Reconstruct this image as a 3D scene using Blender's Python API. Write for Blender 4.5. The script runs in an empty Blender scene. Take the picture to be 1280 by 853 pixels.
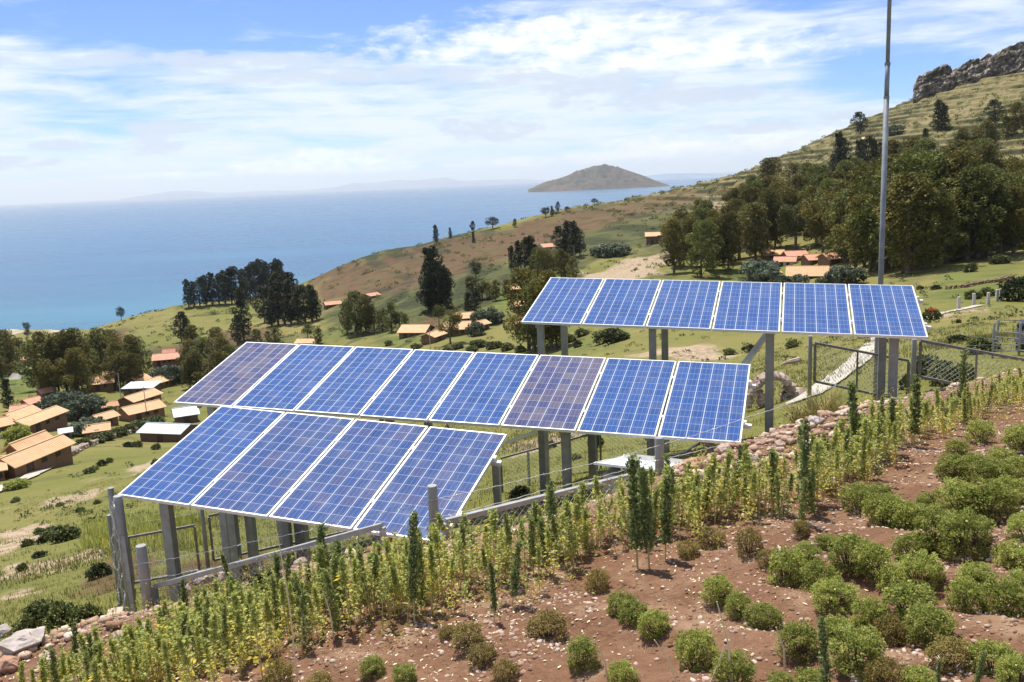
import bpy, math, random
import numpy as np
from mathutils import Matrix, Vector

R_ = math.radians
random.seed(7)
rng = np.random.default_rng(7)
C = bpy.context.scene.collection
SC = bpy.context.scene

# ------------------------------------------------------------------ camera
FPX, PW, PH = 1099.41, 1280.0, 853.0
PITCH, ROLL = R_(-10.34), R_(-2.565)
_cp, _sp, _cr, _sr = math.cos(PITCH), math.sin(PITCH), math.cos(ROLL), math.sin(ROLL)
FW = np.array([0, _cp, _sp])
_r0 = np.array([1.0, 0, 0]); _u0 = np.array([0, -_sp, _cp])
RT = _cr * _r0 + _sr * _u0
UP = -_sr * _r0 + _cr * _u0
cd = bpy.data.cameras.new('camera'); cam = bpy.data.objects.new('camera', cd); C.objects.link(cam)
cam.matrix_world = Matrix(((RT[0], UP[0], -FW[0], 0), (RT[1], UP[1], -FW[1], 0), (RT[2], UP[2], -FW[2], 0), (0, 0, 0, 1)))
cd.sensor_width = 36; cd.lens = 36 * FPX / PW
cd.clip_start = 0.05; cd.clip_end = 200000
SC.camera = cam

# ------------------------------------------------------------------ light, sky, exposure
SUN_EL, SUN_AZ = 65.0, -24.0          # azimuth measured from +Y towards +X
SC.view_settings.view_transform = 'Standard'; SC.view_settings.look = 'None'
SC.view_settings.exposure = 0.50; SC.view_settings.gamma = 1
SC.view_settings.use_curve_mapping = False
sl = bpy.data.lights.new('sun', 'SUN'); sl.energy = 5.0; sl.angle = R_(0.53); sl.color = (1.0, 0.95, 0.87)
sun = bpy.data.objects.new('sun', sl); C.objects.link(sun)
_sd = Vector((math.sin(R_(SUN_AZ)) * math.cos(R_(SUN_EL)), math.cos(R_(SUN_AZ)) * math.cos(R_(SUN_EL)), math.sin(R_(SUN_EL))))
sun.rotation_euler = _sd.to_track_quat('Z', 'Y').to_euler()
sun.location = (0, 0, 60)
SC.cycles.max_bounces = 6; SC.cycles.diffuse_bounces = 3; SC.cycles.glossy_bounces = 2
SC.cycles.transparent_max_bounces = 4; SC.cycles.transmission_bounces = 3; SC.cycles.volume_bounces = 0
SC.cycles.use_adaptive_sampling = True
SC.cycles.use_denoising = True


class NT:
    """small wrapper for building node trees"""
    def __init__(s, tree):
        s.t = tree; s.n = tree.nodes; s.l = tree.links
    def new(s, typ, **kw):
        n = s.n.new(typ)
        for k, v in kw.items(): setattr(n, k, v)
        return n
    def put(s, sock, v):
        if isinstance(v, bpy.types.NodeSocket): s.l.new(v, sock)
        elif v is not None: sock.default_value = v
    def m(s, op, a, b=None, c=None, clamp=False):
        n = s.new('ShaderNodeMath', operation=op, use_clamp=clamp)
        s.put(n.inputs[0], a)
        if b is not None: s.put(n.inputs[1], b)
        if c is not None: s.put(n.inputs[2], c)
        return n.outputs[0]
    def ss(s, x, a, b, lo=0.0, hi=1.0):
        n = s.new('ShaderNodeMapRange', interpolation_type='SMOOTHSTEP', clamp=True)
        s.put(n.inputs[0], x); s.put(n.inputs[1], a); s.put(n.inputs[2], b); s.put(n.inputs[3], lo); s.put(n.inputs[4], hi)
        return n.outputs[0]
    def mix(s, f, a, b, mode='MIX'):
        n = s.new('ShaderNodeMix', data_type='RGBA', blend_type=mode)
        s.put(n.inputs[0], f); s.put(n.inputs[6], a if not isinstance(a, tuple) else (*a[:3], 1)); s.put(n.inputs[7], b if not isinstance(b, tuple) else (*b[:3], 1))
        return n.outputs[2]
    def noise(s, vec, scale, detail=4, rough=0.55, dist=0.0, out=0):
        n = s.new('ShaderNodeTexNoise'); s.put(n.inputs['Vector'], vec)
        n.inputs['Scale'].default_value = scale; n.inputs['Detail'].default_value = detail
        n.inputs['Roughness'].default_value = rough; n.inputs['Distortion'].default_value = dist
        return n.outputs[out]
    def xyz(s, x, y, z):
        n = s.new('ShaderNodeCombineXYZ'); s.put(n.inputs[0], x); s.put(n.inputs[1], y); s.put(n.inputs[2], z); return n.outputs[0]
    def sep(s, v):
        n = s.new('ShaderNodeSeparateXYZ'); s.put(n.inputs[0], v); return n.outputs
    def ramp(s, f, stops):
        n = s.new('ShaderNodeValToRGB'); s.put(n.inputs[0], f)
        e = n.color_ramp.elements
        while len(e) < len(stops): e.new(0.5)
        for k, (p, c) in enumerate(stops):
            e[k].position = p; e[k].color = (*c, 1)
        return n.outputs[0]
    def bump(s, h, dist, strength=1.0):
        n = s.new('ShaderNodeBump'); s.put(n.inputs['Height'], h); s.put(n.inputs['Distance'], dist); s.put(n.inputs['Strength'], strength)
        return n.outputs[0]


def build_world():
    w = bpy.data.worlds.new('World'); SC.world = w; w.use_nodes = True
    t = NT(w.node_tree); t.n.clear()
    out = t.new('ShaderNodeOutputWorld'); bg = t.new('ShaderNodeBackground'); t.l.new(bg.outputs[0], out.inputs[0])
    sky = t.new('ShaderNodeTexSky', sky_type='NISHITA'); sky.sun_disc = False
    sky.sun_elevation = R_(SUN_EL); sky.sun_rotation = R_(SUN_AZ); sky.altitude = 3800
    sky.air_density = 1.0; sky.dust_density = 0.3; sky.ozone_density = 2.0
    tc = t.new('ShaderNodeTexCoord')
    x, y, z = t.sep(tc.outputs['Generated'])
    az = t.m('ARCTAN2', x, y); el = t.m('ARCSINE', z)          # radians
    p = t.xyz(t.m('MULTIPLY', az, 3.0), t.m('MULTIPLY', el, 11.0), 0.37)
    n1 = t.noise(p, 1.6, 6, 0.6, 0.5)
    n2 = t.noise(t.xyz(t.m('MULTIPLY', az, 5.0), t.m('MULTIPLY', el, 34.0), 4.1), 1.7, 7, 0.62, 0.4)
    n3 = t.noise(t.xyz(t.m('MULTIPLY', az, 16.0), t.m('MULTIPLY', el, 40.0), 9.3), 1.6, 7, 0.62, 0.2)
    nn = t.m('ADD', t.m('MULTIPLY', n1, 0.6), t.m('MULTIPLY', n2, 0.4))
    def blob(a0, e0, wa, he):        # 1 in the middle, 0 at the rim, negative outside
        da = t.m('DIVIDE', t.m('SUBTRACT', az, a0), wa); de = t.m('DIVIDE', t.m('SUBTRACT', el, e0), he)
        return t.m('SUBTRACT', 1.0, t.m('ADD', t.m('MULTIPLY', da, da), t.m('MULTIPLY', de, de)))
    def px(u, v): return (u - 640) / FPX, (226.0 - (u - 640) * 0.0448 - v) / FPX
    def mx(a, b): return t.m('MAXIMUM', a, b)
    # amount of high veil: thick low down, opening into blue above
    holes = None
    for (u, v, w_, h_) in [(470, 40, 210, 58), (250, 55, 190, 40), (1085, 108, 110, 36), (760, -8, 330, 26), (60, 66, 120, 20), (1010, 20, 110, 22)]:
        a0, e0 = px(u, v); b = t.m('MAXIMUM', blob(a0, e0, w_ / FPX, h_ / FPX), 0.0)
        holes = b if holes is None else mx(holes, b)
    veil = t.ss(el, 0.26, 0.06, 0.38, 0.64)
    veil = t.m('ADD', veil, t.m('ADD', t.m('MULTIPLY', t.m('SUBTRACT', n1, 0.5), 1.1), t.m('MULTIPLY', t.m('SUBTRACT', n2, 0.5), 1.9)))
    veil = t.m('SUBTRACT', veil, t.m('MULTIPLY', holes, 0.80))
    veil = t.ss(veil, 0.0, 0.95, 0.06, 0.97)
    # low cumulus, bright
    cum = None
    for (u, v, w_, h_) in [(420, 206, 120, 20), (370, 210, 60, 14), (880, 182, 130, 26), (960, 178, 130, 22), (800, 196, 110, 14), (640, 205, 90, 8), (250, 221, 70, 5), (690, 62, 240, 40), (850, 80, 200, 30), (480, 212, 60, 8)]:
        a0, e0 = px(u, v); b = blob(a0, e0, w_ / FPX, h_ / FPX)
        cum = b if cum is None else mx(cum, b)
    cum = t.ss(t.m('ADD', t.m('MULTIPLY', cum, 0.55), t.m('MULTIPLY', t.m('SUBTRACT', n3, 0.5), 2.1)), -0.05, 0.95)
    # small grey clouds hanging in front
    gr = None
    for (u, v, w_, h_) in [(250, 167, 52, 9), (235, 187, 50, 12), (135, 190, 40, 7), (70, 210, 70, 9), (20, 205, 60, 8), (620, 165, 70, 16), (655, 108, 110, 9), (760, 112, 130, 16), (300, 92, 230, 10), (440, 105, 220, 11), (860, 130, 160, 12), (930, 165, 130, 8), (1050, 152, 60, 7)]:
        a0, e0 = px(u, v); b = blob(a0, e0, w_ / FPX, h_ / FPX)
        gr = b if gr is None else mx(gr, b)
    gr = t.ss(t.m('ADD', t.m('MULTIPLY', gr, 0.5), t.m('MULTIPLY', t.m('SUBTRACT', n3, 0.48), 2.6)), 0.05, 0.5, 0.0, 0.80)
    blue = t.mix(1.0, sky.outputs[0], (0.64, 0.93, 1.36), 'MULTIPLY')
    c = t.mix(veil, blue, (7.2, 7.9, 8.8))
    c = t.mix(cum, c, (9.8, 9.9, 10.0))
    c = t.mix(gr, c, (5.4, 6.2, 7.2))
    low = t.ss(el, 0.030, 0.0, 0.0, 0.5)
    c = t.mix(low, c, (6.2, 7.7, 9.0))
    t.l.new(c, bg.inputs[0]); bg.inputs[1].default_value = 0.088
build_world()

# ------------------------------------------------------------------ projection helpers (used while placing things)
def ray(u, v): return FW + RT * (u - PW / 2) / FPX + UP * (PH / 2 - v) / FPX
def at(u, v, y):
    d = ray(u, v); return d * (y / d[1])
def proj(X):
    X = np.asarray(X, float); d = X @ FW
    return PW / 2 + FPX * (X @ RT) / d, PH / 2 - FPX * (X @ UP) / d

# ------------------------------------------------------------------ materials
def mat(name, build, rough=0.8, metal=0.0, spec=0.5):
    m = bpy.data.materials.new(name); m.use_nodes = True
    t = NT(m.node_tree); b = t.n['Principled BSDF']
    b.inputs['Roughness'].default_value = rough; b.inputs['Metallic'].default_value = metal
    b.inputs['Specular IOR Level'].default_value = spec
    build(t, b)
    return m
def objco(t): return t.new('ShaderNodeTexCoord').outputs['Object']
def pos(t): return t.new('ShaderNodeNewGeometry').outputs['Position']
def orand(t): return t.new('ShaderNodeObjectInfo').outputs['Random']
def attr(t, n): 
    a = t.new('ShaderNodeAttribute'); a.attribute_name = n; return a

def speckled(name, a, b, scale, rough=0.8, metal=0.0, bump=0.0, vary=0.0, spec=0.4, detail=5):
    def f(t, s):
        v = objco(t); n = t.noise(v, scale, detail, 0.6)
        c = t.mix(t.ss(n, 0.3, 0.7), a, b)
        if vary:
            c = t.mix(1.0, c, t.ramp(orand(t), [(0, (1 - vary,) * 3), (1, (1 + vary,) * 3)]), 'MULTIPLY')
        t.put(s.inputs['Base Color'], c)
        if bump: t.put(s.inputs['Normal'], t.bump(n, bump))
    return mat(name, f, rough, metal, spec)

def leaf_mat(name, stops, trans=0.25, rough=0.6, vary=0.25):
    """leaf colour taken from a per-leaf random value and the plant's own random value"""
    def f(t, s):
        a = attr(t, 'tint')
        c = t.ramp(a.outputs['Fac'], stops)
        k = t.m('ADD', 1 - vary, t.m('MULTIPLY', orand(t), 2 * vary))
        c = t.mix(1.0, c, t.xyz(k, t.m('MULTIPLY', k, 1.0), k), 'MULTIPLY')
        t.put(s.inputs['Base Color'], c)
        tr = t.new('ShaderNodeBsdfTranslucent'); t.put(tr.inputs[0], c)
        mx = t.new('ShaderNodeMixShader'); mx.inputs[0].default_value = trans
        t.l.new(s.outputs[0], mx.inputs[1]); t.l.new(tr.outputs[0], mx.inputs[2])
        t.l.new(mx.outputs[0], t.n['Material Output'].inputs[0])
    return mat(name, f, rough, 0, 0.15)

M = {}
M['galv'] = speckled('galvanised', (0.26, 0.265, 0.265), (0.36, 0.365, 0.36), 9, 0.5, 0.2, 0.0005)
M['post'] = speckled('galvanised_post', (0.25, 0.25, 0.235), (0.34, 0.34, 0.315), 7, 0.55, 0.15, 0.0005)
M['post_grey'] = speckled('painted_round_post', (0.23, 0.235, 0.225), (0.31, 0.31, 0.295), 6, 0.55, 0.15, 0.0008)
M['mast'] = speckled('dull_mast_steel', (0.15, 0.165, 0.18), (0.22, 0.235, 0.25), 5, 0.6, 0.1)
M['alu'] = speckled('aluminium_frame', (0.66, 0.66, 0.65), (0.74, 0.74, 0.73), 20, 0.4, 0.25)
M['wire'] = speckled('wire', (0.42, 0.42, 0.41), (0.55, 0.55, 0.53), 30, 0.45, 0.4)
M['dark_rail'] = speckled('weathered_rail', (0.13, 0.125, 0.12), (0.22, 0.21, 0.20), 12, 0.6, 0.2)
M['white_metal'] = speckled('white_sheet', (0.66, 0.70, 0.73), (0.74, 0.77, 0.79), 3, 0.45, 0.1)
M['black'] = speckled('black_plastic', (0.012, 0.013, 0.018), (0.03, 0.03, 0.038), 6, 0.45)
M['stone'] = speckled('pink_stone', (0.32, 0.235, 0.19), (0.50, 0.40, 0.335), 3.2, 0.9, 0, 0.01, 0.25, 0.12)
M['stone_grey'] = speckled('grey_stone', (0.32, 0.275, 0.245), (0.50, 0.44, 0.395), 4.0, 0.9, 0, 0.01, 0.2, 0.12)
M['stone_red'] = speckled('red_stone', (0.31, 0.17, 0.11), (0.42, 0.26, 0.18), 4.0, 0.9, 0, 0.01, 0.2, 0.12)
M['earth_wall'] = speckled('earth_wall', (0.15, 0.085, 0.05), (0.26, 0.17, 0.11), 2.0, 0.95, 0, 0.01)
M['concrete'] = speckled('concrete', (0.42, 0.38, 0.33), (0.52, 0.48, 0.42), 8, 0.9, 0, 0.002)
M['block'] = speckled('concrete_block', (0.44, 0.34, 0.26), (0.54, 0.44, 0.35), 8, 0.9, 0, 0.002)
M['path'] = speckled('pale_path', (0.36, 0.32, 0.26), (0.48, 0.44, 0.37), 0.8, 0.95, 0, 0.01)
M['bark'] = speckled('bark', (0.10, 0.075, 0.055), (0.20, 0.165, 0.13), 2.0, 0.9)
M['stem'] = speckled('dry_stem', (0.44, 0.37, 0.15), (0.55, 0.46, 0.22), 20, 0.8)
M['twig'] = speckled('twig', (0.10, 0.07, 0.045), (0.17, 0.12, 0.08), 20, 0.9)
M['straw'] = speckled('straw', (0.62, 0.50, 0.29), (0.76, 0.64, 0.42), 30, 0.8)
M['wood'] = speckled('dark_wood', (0.055, 0.035, 0.025), (0.10, 0.065, 0.045), 3, 0.8)
M['glass_dark'] = speckled('window_glass', (0.02, 0.022, 0.026), (0.04, 0.042, 0.048), 2, 0.15)
M['cream'] = speckled('cream_paint', (0.62, 0.54, 0.44), (0.70, 0.62, 0.52), 3, 0.8)
M['red_flower'] = leaf_mat('red_flowers', [(0, (0.30, 0.02, 0.02)), (1, (0.42, 0.05, 0.03))])

def adobe(name, a, b):
    def f(t, s):
        v = objco(t); n = t.noise(v, 1.4, 6, 0.65)
        br = t.new('ShaderNodeTexBrick'); t.put(br.inputs['Vector'], t.xyz(t.m('ADD', t.sep(v)[0], t.sep(v)[1]), t.sep(v)[2], 0.0))
        br.inputs['Color1'].default_value = (1, 1, 1, 1); br.inputs['Color2'].default_value = (0.85, 0.85, 0.85, 1); br.inputs['Mortar'].default_value = (0.7, 0.7, 0.7, 1)
        br.inputs['Scale'].default_value = 1.0; br.inputs['Brick Width'].default_value = 0.4; br.inputs['Row Height'].default_value = 0.18; br.inputs['Mortar Size'].default_value = 0.02
        c = t.mix(1.0, t.mix(n, a, b), br.outputs[0], 'MULTIPLY')
        t.put(s.inputs['Base Color'], c)
    return mat(name, f, 0.95)
M['adobe'] = adobe('adobe', (0.20, 0.105, 0.06), (0.29, 0.165, 0.10))
M['adobe_dark'] = adobe('adobe_brown', (0.14, 0.085, 0.055), (0.21, 0.135, 0.09))
M['adobe_red'] = adobe('adobe_orange', (0.30, 0.13, 0.07), (0.38, 0.19, 0.11))

def roofing(name, a, b, pitch=0.28, metal=0.0, rough=0.85):
    def f(t, s):
        v = objco(t); x, y, z = t.sep(v)
        n = t.noise(v, 0.9, 6, 0.65); n2 = t.noise(v, 6, 3)
        rib = t.m('SINE', t.m('MULTIPLY', x, 6.283 / pitch))
        row = t.m('FRACT', t.m('MULTIPLY', y, 2.4))
        c = t.mix(t.ss(n, 0.25, 0.75), a, b)
        c = t.mix(t.ss(n2, 0.55, 0.8, 0, 0.35), c, tuple(k * 0.6 for k in b))
        t.put(s.inputs['Base Color'], c)
        h = t.m('ADD', t.m('MULTIPLY', rib, 0.5), t.m('MULTIPLY', row, 0.6 if not metal else 0.05))
        t.put(s.inputs['Normal'], t.bump(h, 0.04))
    return mat(name, f, rough, metal)
M['tile'] = roofing('clay_tiles', (0.58, 0.345, 0.175), (0.68, 0.44, 0.25))
M['tile_pink'] = roofing('red_tiles', (0.54, 0.24, 0.15), (0.64, 0.35, 0.235))
M['tile_old'] = roofing('old_tiles', (0.46, 0.23, 0.12), (0.60, 0.34, 0.18))
M['zinc'] = roofing('zinc_sheet', (0.52, 0.56, 0.60), (0.62, 0.66, 0.69), 0.2, 0.15, 0.5)
M['zinc_blue'] = roofing('bluish_zinc_sheet', (0.40, 0.46, 0.52), (0.50, 0.56, 0.61), 0.2, 0.15, 0.5)

def cells(name, base, alt, amount):
    """polycrystalline cells: 6 columns by 12 rows, white backsheet showing between them, fine busbars"""
    def f(t, s):
        v = objco(t); x, y, z = t.sep(v)
        cx, cy = 0.946 / 6, 1.924 / 12
        ux = t.m('DIVIDE', t.m('SUBTRACT', x, 0.018), cx); uy = t.m('DIVIDE', t.m('SUBTRACT', y, 0.018), cy)
        fx = t.m('FRACT', ux); fy = t.m('FRACT', uy)
        ex = t.m('MINIMUM', fx, t.m('SUBTRACT', 1.0, fx)); ey = t.m('MINIMUM', fy, t.m('SUBTRACT', 1.0, fy))
        gx = t.ss(ex, 0.028, 0.034, 1.0, 0.0); gy = t.ss(ey, 0.017, 0.022, 0.62, 0.0)
        b1 = t.m('ABSOLUTE', t.m('SUBTRACT', t.m('FRACT', t.m('MULTIPLY', fx, 3.0)), 0.5))
        bus = t.ss(b1, 0.022, 0.036, 0.38, 0.0)
        line = t.m('MAXIMUM', t.m('MAXIMUM', gx, gy), bus)
        wn = t.new('ShaderNodeTexWhiteNoise'); wn.noise_dimensions = '3D'
        t.put(wn.inputs['Vector'], t.xyz(t.m('FLOOR', ux), t.m('FLOOR', uy), t.m('MULTIPLY', orand(t), 91.0)))
        vo = t.new('ShaderNodeTexVoronoi'); t.put(vo.inputs['Vector'], v); vo.inputs['Scale'].default_value = 55
        k = t.m('ADD', 0.82, t.m('ADD', t.m('MULTIPLY', wn.outputs[0], 0.26), t.m('MULTIPLY', t.sep(vo.outputs['Color'])[0], 0.14)))
        big = t.noise(v, 1.3, 2)
        tint = t.ss(t.m('ADD', t.m('MULTIPLY', wn.outputs[0], 0.5), t.m('MULTIPLY', big, 0.6)), 0.75 - amount, 1.05 - amount)
        c = t.mix(tint, base, alt)
        c = t.mix(1.0, c, t.xyz(k, k, k), 'MULTIPLY')
        c = t.mix(line, c, (0.44, 0.47, 0.53))
        du = t.noise(v, 2.2, 5, 0.6); c = t.mix(t.ss(du, 0.40, 0.8, 0.02, 0.16), c, (0.36, 0.35, 0.33))
        t.put(s.inputs['Base Color'], c)
        t.put(s.inputs['Roughness'], t.ss(du, 0.3, 0.8, 0.10, 0.17))
    return mat(name, f, 0.2, 0, 0.5)
M['cells_blue'] = cells('cells_blue', (0.019, 0.068, 0.232), (0.034, 0.066, 0.185), 0.10)
M['cells_mid'] = cells('cells_mid', (0.026, 0.063, 0.200), (0.050, 0.061, 0.150), 0.22)
M['cells_violet'] = cells('cells_violet', (0.056, 0.060, 0.155), (0.098, 0.082, 0.125), 0.38)
M['backsheet'] = speckled('backsheet', (0.45, 0.45, 0.44), (0.5, 0.5, 0.49), 6, 0.6)

M['leaf_euc'] = leaf_mat('eucalyptus_leaves', [(0, (0.050, 0.056, 0.014)), (0.5, (0.130, 0.120, 0.027)), (1, (0.25, 0.195, 0.045))], 0.25)
M['leaf_green'] = leaf_mat('olive_leaves', [(0, (0.045, 0.060, 0.014)), (0.5, (0.110, 0.125, 0.028)), (1, (0.20, 0.20, 0.05))], 0.25)
M['leaf_dark'] = leaf_mat('dark_leaves', [(0, (0.015, 0.024, 0.012)), (0.6, (0.039, 0.051, 0.021)), (1, (0.075, 0.0825, 0.03))], 0.12)
M['leaf_silver'] = leaf_mat('silver_leaves', [(0, (0.0675, 0.0878, 0.054)), (0.6, (0.1418, 0.1688, 0.108)), (1, (0.2295, 0.2497, 0.1755))], 0.2)
M['leaf_shrub'] = leaf_mat('shrub_leaves', [(0, (0.045, 0.06, 0.021)), (0.6, (0.1125, 0.135, 0.042)), (1, (0.225, 0.2175, 0.075))], 0.2)
M['leaf_bush'] = leaf_mat('crop_leaves', [(0, (0.12, 0.15, 0.028)), (0.5, (0.295, 0.33, 0.070)), (0.85, (0.46, 0.48, 0.13)), (0.97, (0.60, 0.54, 0.17)), (1, (0.75, 0.68, 0.28))], 0.5, 0.5, 0.2)
M['leaf_bush_brown'] = leaf_mat('withered_crop_leaves', [(0, (0.126, 0.112, 0.0308)), (0.5, (0.224, 0.182, 0.049)), (1, (0.35, 0.252, 0.084))], 0.3, 0.6, 0.15)
M['leaf_q_dark'] = leaf_mat('quinoa_leaves_dark', [(0, (0.075, 0.105, 0.032)), (0.55, (0.175, 0.225, 0.075)), (1, (0.46, 0.49, 0.22))], 0.45, 0.6, 0.15)
M['leaf_q_yellow'] = leaf_mat('quinoa_leaves_yellow', [(0, (0.24, 0.29, 0.075)), (0.5, (0.45, 0.48, 0.14)), (0.85, (0.62, 0.60, 0.20)), (1, (0.78, 0.60, 0.08))], 0.5, 0.6, 0.15)
M['leaf_q_mid'] = leaf_mat('quinoa_leaves_green', [(0, (0.15, 0.18, 0.05)), (0.6, (0.31, 0.345, 0.11)), (1, (0.52, 0.52, 0.22))], 0.45, 0.6, 0.15)
M['grassblade'] = leaf_mat('grass_blades', [(0, (0.10, 0.12, 0.03)), (0.5, (0.19, 0.18, 0.05)), (1, (0.33, 0.27, 0.10))], 0.3, 0.7, 0.0)
M['weed'] = leaf_mat('weed_leaves', [(0, (0.16, 0.19, 0.04)), (0.5, (0.34, 0.35, 0.08)), (0.9, (0.54, 0.48, 0.11)), (1, (0.70, 0.52, 0.06))], 0.45, 0.6, 0.0)

# ------------------------------------------------------------------ mesh building
class MB:
    def __init__(s): s.v = []; s.f = []; s.t = []
    def add(s, vs, fs, tint=None):
        o = len(s.v); s.v += [tuple(map(float, p)) for p in vs]; s.f += [tuple(i + o for i in f) for f in fs]
        s.t += [0.5 if tint is None else tint] * len(vs)
        return s
    def box(s, c, sx, sy, sz, ax=None, taper=1.0):
        ax = ax or (Vector((1, 0, 0)), Vector((0, 1, 0)), Vector((0, 0, 1)))
        c = Vector(c); vs = []
        for k in (-1, 1):
            q = taper if k > 0 else 1
            for i, j in ((-1, -1), (1, -1), (1, 1), (-1, 1)):
                vs.append(c + Vector(ax[0]) * (i * sx / 2 * q) + Vector(ax[1]) * (j * sy / 2 * q) + Vector(ax[2]) * (k * sz / 2))
        return s.add(vs, [(3, 2, 1, 0), (4, 5, 6, 7), (0, 1, 5, 4), (1, 2, 6, 5), (2, 3, 7, 6), (3, 0, 4, 7)])
    def bar(s, p0, p1, w, h, side=None):
        p0 = Vector(p0); p1 = Vector(p1); d = (p1 - p0); L = d.length; d.normalize()
        a = Vector(side) if side is not None else (d.cross(Vector((0, 0, 1))) if abs(d.z) < 0.95 else Vector((1, 0, 0)))
        a = (a - d * a.dot(d)).normalized(); b = d.cross(a)
        return s.box((p0 + p1) / 2, w, h, L, (a, b, d))
    def tube(s, pts, r, n=6, cap=True):
        pts = [Vector(p) for p in pts]; rs = r if isinstance(r, (list, tuple)) else [r] * len(pts)
        o = []; ref = Vector((0.3, 0.8, 0.52))
        for i, p in enumerate(pts):
            d = (pts[min(i + 1, len(pts) - 1)] - pts[max(i - 1, 0)]).normalized()
            a = d.cross(ref)
            if a.length < 0.1: a = d.cross(Vector((1, 0, 0)))
            a.normalize(); b = d.cross(a)
            o += [p + a * (rs[i] * math.cos(2 * math.pi * k / n)) + b * (rs[i] * math.sin(2 * math.pi * k / n)) for k in range(n)]
        fs = []
        for i in range(len(pts) - 1):
            for k in range(n):
                k2 = (k + 1) % n
                fs.append((i * n + k, i * n + k2, (i + 1) * n + k2, (i + 1) * n + k))
        if cap: fs += [tuple(range(n - 1, -1, -1)), tuple((len(pts) - 1) * n + k for k in range(n))]
        return s.add(o, fs)
    def build(s, name, m, parent=None, smooth=False):
        me = bpy.data.meshes.new(name); me.from_pydata(s.v, [], s.f); me.update()
        at_ = me.attributes.new('tint', 'FLOAT', 'POINT'); at_.data.foreach_set('value', s.t)
        if smooth: me.polygons.foreach_set('use_smooth', [True] * len(me.polygons))
        me.materials.append(m)
        o = bpy.data.objects.new(name, me); C.objects.link(o)
        if parent is not None: o.parent = parent
        return o

def np_mesh(name, V, Fq, m, parent=None, tint=None, smooth=False, attrs=None):
    me = bpy.data.meshes.new(name); nv = len(V); nf = len(Fq); k = Fq.shape[1]
    me.vertices.add(nv); me.vertices.foreach_set('co', np.asarray(V, np.float32).ravel())
    me.loops.add(nf * k); me.loops.foreach_set('vertex_index', np.asarray(Fq, np.int32).ravel())
    me.polygons.add(nf); me.polygons.foreach_set('loop_start', np.arange(0, nf * k, k, dtype=np.int32))
    me.update(calc_edges=True); me.validate()
    if smooth: me.polygons.foreach_set('use_smooth', np.ones(nf, bool))
    if tint is not None:
        a = me.attributes.new('tint', 'FLOAT', 'POINT'); a.data.foreach_set('value', np.asarray(tint, np.float32))
    for nme, arr in (attrs or {}).items():
        a = me.attributes.new(nme, 'FLOAT', 'POINT'); a.data.foreach_set('value', np.asarray(arr, np.float32))
    me.materials.append(m)
    o = bpy.data.objects.new(name, me); C.objects.link(o)
    if parent is not None: o.parent = parent
    return o

def tag(o, label=None, cat=None, group=None, kind=None):
    if label: o['label'] = label
    if cat: o['category'] = cat
    if group: o['group'] = group
    if kind: o['kind'] = kind
    return o
def thing(name, label, cat, loc=(0, 0, 0), rz=0.0, group=None):
    o = bpy.data.objects.new(name, None); C.objects.link(o); o.location = loc; o.rotation_euler = (0, 0, rz)
    o.empty_display_size = 0.2
    return tag(o, label, cat, group)
def kids(o): return [c for c in o.children]
def dup(src, parts, loc, rz=0.0, sc=1.0, label=None, group=None, tilt=(0, 0)):
    """copy a thing with its parts and their sub-parts (mesh data shared)"""
    r = src.copy(); C.objects.link(r); r.location = loc; r.rotation_euler = (tilt[0], tilt[1], rz)
    r.scale = sc if isinstance(sc, tuple) else (sc, sc, sc)
    if label: r['label'] = label
    if group: r['group'] = group
    elif 'group' in r: del r['group']
    for ch, subs in parts:
        c = ch.copy(); C.objects.link(c); c.parent = r
        for g in subs:
            d = g.copy(); C.objects.link(d); d.parent = c
    return r
class Pool:
    """first of a kind is used itself, the rest are copies"""
    def __init__(s, make): s.make = make; s.o = None
    def put(s, loc, rz, sc, label, group, tilt=(0, 0)):
        if s.o is None:
            s.o = s.make(); o = s.o; s.parts = [(c, kids(c)) for c in kids(o)]
            o.location = loc; o.rotation_euler = (tilt[0], tilt[1], rz); o.scale = sc if isinstance(sc, tuple) else (sc,) * 3
            o['label'] = label
            if group: o['group'] = group
            return o
        return dup(s.o, s.parts, loc, rz, sc, label, group, tilt)

# ------------------------------------------------------------------ value noise in numpy
_perm = rng.random((256, 256))
def vnoise(x, y):
    xi = np.floor(x).astype(int); yi = np.floor(y).astype(int); fx = x - xi; fy = y - yi
    fx = fx * fx * (3 - 2 * fx); fy = fy * fy * (3 - 2 * fy)
    a = _perm[xi & 255, yi & 255]; b = _perm[(xi + 1) & 255, yi & 255]; c = _perm[xi & 255, (yi + 1) & 255]; d = _perm[(xi + 1) & 255, (yi + 1) & 255]
    return (a * (1 - fx) + b * fx) * (1 - fy) + (c * (1 - fx) + d * fx) * fy
def fbm(x, y, o=4):
    s = 0; a = 0.5; n = 0
    for k in range(o):
        s = s + a * (vnoise(x * 2 ** k + 17.3 * k, y * 2 ** k + 5.1 * k) - 0.5); n += a; a *= 0.5
    return s / n * 2
def sstep(x, a, b):
    t = np.clip((x - a) / (b - a), 0, 1); return t * t * (3 - 2 * t)

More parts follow.
